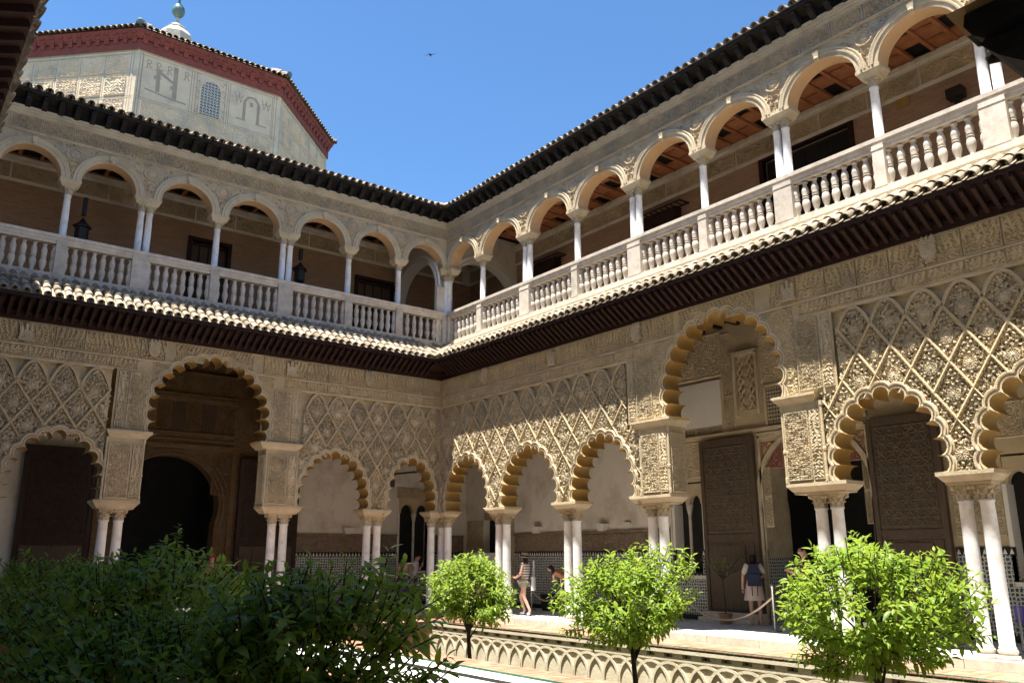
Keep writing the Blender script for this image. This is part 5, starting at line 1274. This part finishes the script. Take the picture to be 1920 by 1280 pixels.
    skinmesh('hair', [(tuple(a), b) for a, b in hb], [(i, i+1) for i in range(len(hb)-1)], 'hair', t)
    for s in 'LR':        # five fingers rooted in the palm, slightly curled
        d = (V['ha'+s]-V['wr'+s]).normalized(); side = d.cross(Vector((0, 1, 0))).normalized(); fwd = side.cross(d); b = MB()
        for i, l in enumerate((.065, .075, .07, .055)):
            o = V['ha'+s]+d*.02+side*(-.024+.016*i); b.tube([o, o+d*l*.55-fwd*.006, o+d*l*.95-fwd*.03], [.009, .008, .006], 5)
        o = V['ha'+s]-d*.01-side*.03; b.tube([o, o+d*.03-side*.025-fwd*.01, o+d*.055-side*.028-fwd*.02], [.010, .009, .007], 5)
        b.build('fingers', 'skin', t, True)
    return t, V
# woman in striped top and straw hat, walking away to the right, seen from behind left
wp = dict(knR=(-.10, -.20, .52), anR=(-.10, -.06, .11), toR=(-.10, -.22, .04), knL=(.09, .03, .49), anL=(.09, .22, .13), toL=(.10, .13, .03), elL=(.24, .0, 1.13), wrL=(.20, -.18, 1.02), haL=(.18, -.25, 1.03), elR=(-.23, -.02, 1.13), wrR=(-.18, -.20, 1.08), haR=(-.15, -.27, 1.10))
t, V = person('woman in striped top, shorts and straw hat walking through the sunlit gallery', (.66, -3.3, ZF), R(-158), 1.62, wp, 'stripes', 'khaki', True, .15, hair='long', shoes='whitecloth')
MB().lathe([(.19, .0), (.20, .005), (.12, .02), (.11, .03), (.105, .10), (.08, .125), (.0, .13)], 20, cap=False).build('straw_hat', 'straw', t, True, loc=V['top']+Vector((0, .0, -.05)), rot=(R(-8), 0, 0))
MB().lathe([(.123, .022), (.118, .055)], 20, cap=False).build('hat_band', 'black', t, True, loc=V['top']+Vector((0, .0, -.05)), rot=(R(-8), 0, 0))
bg_ = MB().frustum(0, 0, -.36, 0, .17, .035, .12, .03).tube([(-.10, 0, 0), (-.04, .0, .42), (.04, 0, .42), (.10, 0, 0)], .01, 5); o = bg_.build('tote_bag', 'whitecloth'); o.location = (.90, -3.38, 1.02); o.rotation_euler = (0, R(4), R(40)); tag(o, 'white cotton tote bag hanging from the striped woman shoulder', 'bag')
# woman with backpack, seen from behind
t, V = person('woman in cream top and pale shorts standing before the carved door, seen from behind', (2.6, -9.3, ZF), R(128), 1.62, dict(elL=(.25, -.02, 1.14), wrL=(.27, -.03, .90), haL=(.27, -.05, .82), elR=(-.26, -.06, 1.16), wrR=(-.20, -.22, 1.10), haR=(-.16, -.28, 1.12)), 'cream', 'pinkskirt', True, .9, skirt='pinkskirt', hair='long', shoes='skin')
pk = thing('backpack', 'navy blue backpack worn by the woman in the cream top', 'backpack', (2.6-.16, -9.3-.13, ZF+1.11), R(128))
MB().frustum(0, 0, -.24, .10, .15, .08, .14, .08).frustum(0, 0, .10, .24, .14, .08, .09, .05).box(-.11, .11, .07, .12, -.2, .02).build('pouch', 'navy', pk)
for sx in (-1, 1): MB().tube([(sx*.09, -.05, .22), (sx*.13, -.14, .27), (sx*.13, -.24, .2)], .02, 5).tube([(sx*.06, .06, -.22), (sx*.06, .07, -.45)], .01, 4).build('strap', 'black', pk)
t, V = person('man in glasses and dark shirt looking down beside the doorway', (2.25, -10.92, ZF), R(-128), 1.78, dict(elL=(.22, -.08, 1.12), wrL=(.12, -.28, 1.14), haL=(.08, -.34, 1.17), elR=(-.22, -.08, 1.12), wrR=(-.12, -.28, 1.14), haR=(-.08, -.34, 1.17), hd=(0, -.05, 1.52), top=(0, -.06, 1.63), jaw=(0, -.10, 1.48), nose=(0, -.15, 1.53)), 'darkred', 'greyjean', False, .5, shoes='black')
MB().tube([(-.07, .02, .0), (-.065, -.08, .0), (-.02, -.10, -.005), (.02, -.10, -.005), (.065, -.08, .0), (.07, .02, 0)], .006, 4).build('glasses', 'black', t, loc=V['hd']+Vector((0, -.01, .03)))
t, V = person('woman in sunglasses and olive top standing by the twin window of the left gallery', (-.42, 1.25, ZF), R(-11), 1.60, None, 'olive', 'greyjean', False, .3, hair='long')
MB().box(-.065, -.008, -.10, -.085, -.018, .018).box(.008, .065, -.10, -.085, -.018, .018).build('sunglasses', 'black', t, loc=V['hd']+Vector((0, -.0, .03)))
person('man in white shirt bending his head toward a raised hand beside the woman in sunglasses', (.0, 1.45, ZF), R(50), 1.66, dict(elL=(.22, -.10, 1.15), wrL=(.10, -.20, 1.32), haL=(.06, -.20, 1.40)), 'whitecloth', 'greyjean', False, .5, lean=.22)
person('dark haired woman in rust top bending forward behind the second sunlit column pair', (1.9, -3.75, ZF), R(-128), 1.65, dict(elL=(.2, -.25, 1.2), wrL=(.14, -.4, 1.0), haL=(.12, -.46, .94), elR=(-.2, -.25, 1.2), wrR=(-.14, -.4, 1.0), haR=(-.12, -.46, .94)), 'orange', 'greyjean', False, .3, hair='long', lean=1.05)
person('bare shouldered person half hidden behind the second sunlit column pair', (1.55, -4.32, ZF), R(100), 1.62, None, 'orange', 'greyjean', False, .1, hair='short')
t, V = person('person in red cap, orange shirt and blue trousers beside the gilt portal', (-6.12, 1.8, ZF), R(20), 1.62, None, 'orange', 'blue', False, .5)
MB().lathe([(.108, 0), (.108, .05), (.07, .10), (.0, .115)], 12, cap=False).box(-.07, .07, -.18, -.07, .0, .012).build('cap', 'red', t, True, loc=V['top']+Vector((0, 0, -.035)))
# ================================================================ orange trees
def leaf_mesh(seed, L, m):
    rs = random.Random(seed); n = 5; w_ = L*.20; vs = []; dr = rs.uniform(.15, .45)
    for i in range(n+1):
        t = i/n; wd = w_*math.sin(math.pi*min(1, t**.8)*.97+.06)*(1 if t < .999 else .15)
        y, z = L*t, -L*dr*t*t
        vs += [(-wd, y, z+wd*.35), (0, y, z), (wd, y, z+wd*.35)]
    b = MB(); b.add(vs, [(3*i+j, 3*i+j+1, 3*i+j+4, 3*i+j+3) for i in range(n) for j in range(2)])
    return b.mesh('leaf', m, True), np.array(vs), [(3*i+j, 3*i+j+1, 3*i+j+4, 3*i+j+3) for i in range(n) for j in range(2)]
def tree(label, base, cz, rx, rz_, nshoot, L, m, seed, grp, trunk_h, indiv=290, tips=(), th=.045):
    rs = random.Random(seed); t = thing('orange_tree', label, 'tree', base, group=grp)
    b = MB(); H = cz-base[2]
    tp = [(0, 0, 0), (.02, .01, H*.35), (-.02, .02, H*.62), (.0, .0, H*.8)]
    b.tube(tp, [th*1.25, th, th*.85, th*.75], 9)
    shoots = []
    lob = [(rs.uniform(0, 6.28), rs.uniform(-.6, .8), rs.uniform(.12, .40)) for _ in range(12)]
    def radius(d):
        f = .72
        for a, e, s in lob:
            q = d.dot(Vector((math.cos(a)*math.cos(e), math.sin(a)*math.cos(e), math.sin(e)))); f += s*max(0, q-.55)/.45*.9
        return f
    for i in range(nshoot):
        d = Vector((rs.gauss(0, 1), rs.gauss(0, 1), rs.gauss(0, 1))).normalized()
        r = radius(d)*(rs.uniform(.30, 1.0)**.45)
        if d.z < -.75 and rs.random() < .5: continue
        p = Vector((d.x*r*rx, d.y*r*rx, H+d.z*r*rz_))
        g = (d+Vector((rs.uniform(-.5, .5), rs.uniform(-.5, .5), .55+rs.uniform(-.3, .4)))).normalized()
        shoots.append((p, g, rs.uniform(.8, 1.15)))
    for tx, ty, tz in tips: shoots += [(Vector((tx, ty, H+tz-.12)), Vector((.05, 0, 1)), .9), (Vector((tx, ty, H+tz)), Vector((0, 0.05, 1)), .8)]
    for i in range(16):        # limbs
        p, g, _ = shoots[i*len(shoots)//16]; m1 = Vector((p.x*.35, p.y*.35, H*.75+(p.z-H*.75)*.45))
        b.tube([(0, 0, H*.55+.02*i), m1, p], [th*.5, th*.3, th*.12], 6)
    for p, g, sc_ in shoots: b.tube([p-g*.22, p, p+g*.10], [.008, .006, .004], 4)
    b.build('trunk', 'bark', t, True)
    LM = [leaf_mesh(seed*10+i, L, m) for i in range(4)]
    mats = []
    for p, g, sc_ in shoots:
        a = g.orthogonal().normalized(); c = g.cross(a); n = rs.randint(9, 13); ph = rs.uniform(0, 6.28)
        for k in range(n):
            an = ph+k*2.4; tk = k/n; o = p-g*(.17)+g*(.30*tk)
            d = (a*math.cos(an)+c*math.sin(an))*(1.0-.45*tk)+g*(.25+.65*tk)+Vector((0, 0, -.28)); d.normalize()
            x = d.cross(Vector((0, 0, 1)));  x = x.normalized() if x.length > .05 else a
            x = (x*math.cos(.5)+x.cross(d)*math.sin(rs.uniform(-.7, .7))).normalized(); z = x.cross(d).normalized(); x = d.cross(z)
            s = sc_*rs.uniform(.5, 1.22)*(1-.35*tk*tk)
            mats.append((o, x, d, z, s))
    cl = Vector(CAM)-Vector(base)
    mats.sort(key=lambda q: (q[0]-cl).length)
    near = mats[:indiv*2]; rs.shuffle(near); ind, rest = near[:indiv], near[indiv:]+mats[indiv*2:]
    for o, x, d, z, s in ind:
        q = ob('leaf', LM[rs.randrange(4)][0], t)
        q.matrix_local = Matrix(((x.x*s, d.x*s, z.x*s, o.x), (x.y*s, d.y*s, z.y*s, o.y), (x.z*s, d.z*s, z.z*s, o.z), (0, 0, 0, 1)))
    VS, FS = [], []; off = 0
    for o, x, d, z, s in rest:
        _, v, f = LM[rs.randrange(4)]; Mx = np.array((x, d, z))*s
        VS.append(v@Mx+np.array(o)); FS += [[i+off for i in q] for q in f]; off += len(v)
    me = bpy.data.meshes.new('foliage'); me.from_pydata(np.concatenate(VS).tolist(), [], FS); me.materials.append(M_[m]); me.polygons.foreach_set('use_smooth', [True]*len(me.polygons)); me.update()
    stuff(ob('foliage', me, t))
    return t
GB = -1.22
GS = 'sunlit orange trees in the far garden bed'; GD = 'shaded orange trees in the near garden bed'
tree('small bright orange tree in sun, leftmost of the three lit trees', (-3.5, -6.69, GB), .84, .97, .82, 380, .14, 'leaf', 1, GS, 1, tips=((.05, 0, .72), (-.1, .1, .60)))
tree('middle bright orange tree in sun before the tall right arch pier', (-3.5, -11.42, GB), .80, .98, .88, 460, .145, 'leaf', 2, GS, 1, tips=((0, 0, .80),))
tree('largest bright orange tree in sun at the right of the photo', (-3.5, -15.66, GB), .80, 1.0, .92, 500, .155, 'leaf', 3, GS, 1, tips=((-.1, .1, .78), (.3, -.35, .62), (-.35, .4, .6)))
if 0: tree('orange tree in shade farther back, behind the dark trees', (-3.5, -2.2, GB), .85, .95, .8, 240, .125, 'leaf', 4, GS, 1, 150)
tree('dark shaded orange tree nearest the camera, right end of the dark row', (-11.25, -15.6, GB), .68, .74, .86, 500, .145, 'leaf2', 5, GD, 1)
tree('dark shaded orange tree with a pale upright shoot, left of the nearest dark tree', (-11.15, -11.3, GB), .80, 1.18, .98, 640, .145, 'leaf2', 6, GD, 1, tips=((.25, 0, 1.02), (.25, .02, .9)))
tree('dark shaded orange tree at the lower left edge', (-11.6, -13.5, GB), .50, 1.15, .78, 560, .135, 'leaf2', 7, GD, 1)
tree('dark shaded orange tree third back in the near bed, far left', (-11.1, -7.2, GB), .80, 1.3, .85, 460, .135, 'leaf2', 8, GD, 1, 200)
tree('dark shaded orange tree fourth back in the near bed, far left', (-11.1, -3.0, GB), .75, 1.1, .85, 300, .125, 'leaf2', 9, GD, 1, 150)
def reflection_plant(loc, label, seed):  # modelled plant in place of a tree reflected in the door's glass
    rs = random.Random(seed); t = thing('reflection_plant', label, 'reflection_plant', loc, group='stand-ins for tree reflections before the doors'); b = MB().tube([(0, 0, 0), (.02, 0, .5), (0, .02, 1.1)], [.018, .015, .01], 6); Lm = MB()
    for i in range(16):
        a = rs.uniform(0, 6.28); r = rs.uniform(.2, .55); p = Vector((r*math.cos(a), r*math.sin(a), 1.1+rs.uniform(-.05, .5))); b.tube([(0, .02, 1.0), p*.6+Vector((0, 0, .45)), p], [.008, .006, .003], 4)
        for k in range(9):
            q = p.lerp(Vector((0, .02, 1.1)), rs.uniform(0, .6)); d = Vector((rs.uniform(-1, 1), rs.uniform(-1, 1), rs.uniform(-.5, .4))).normalized()*.09; n = d.cross(Vector((0, 0, 1)))*.25
            Lm.add([q, q+d*.5+n, q+d, q+d*.5-n], [(0, 1, 2, 3)])
    b.build('stem', 'bark', t); stuff(Lm.build('foliage', 'leaf', t)); MB().lathe([(.12, 0), (.16, .22), (.17, .24), (.14, .24)], 12).build('pot', 'terracotta', t)  # stem and pot added to carry the reflection stand-in
reflection_plant((2.45, -8.55, ZF), 'yellowish stand-in for a tree reflection before the carved door, left of the backpack woman', 1)
reflection_plant((-4.75, 2.3, ZF), 'stand-in for a tree reflection before the dark door of the left wing', 2)
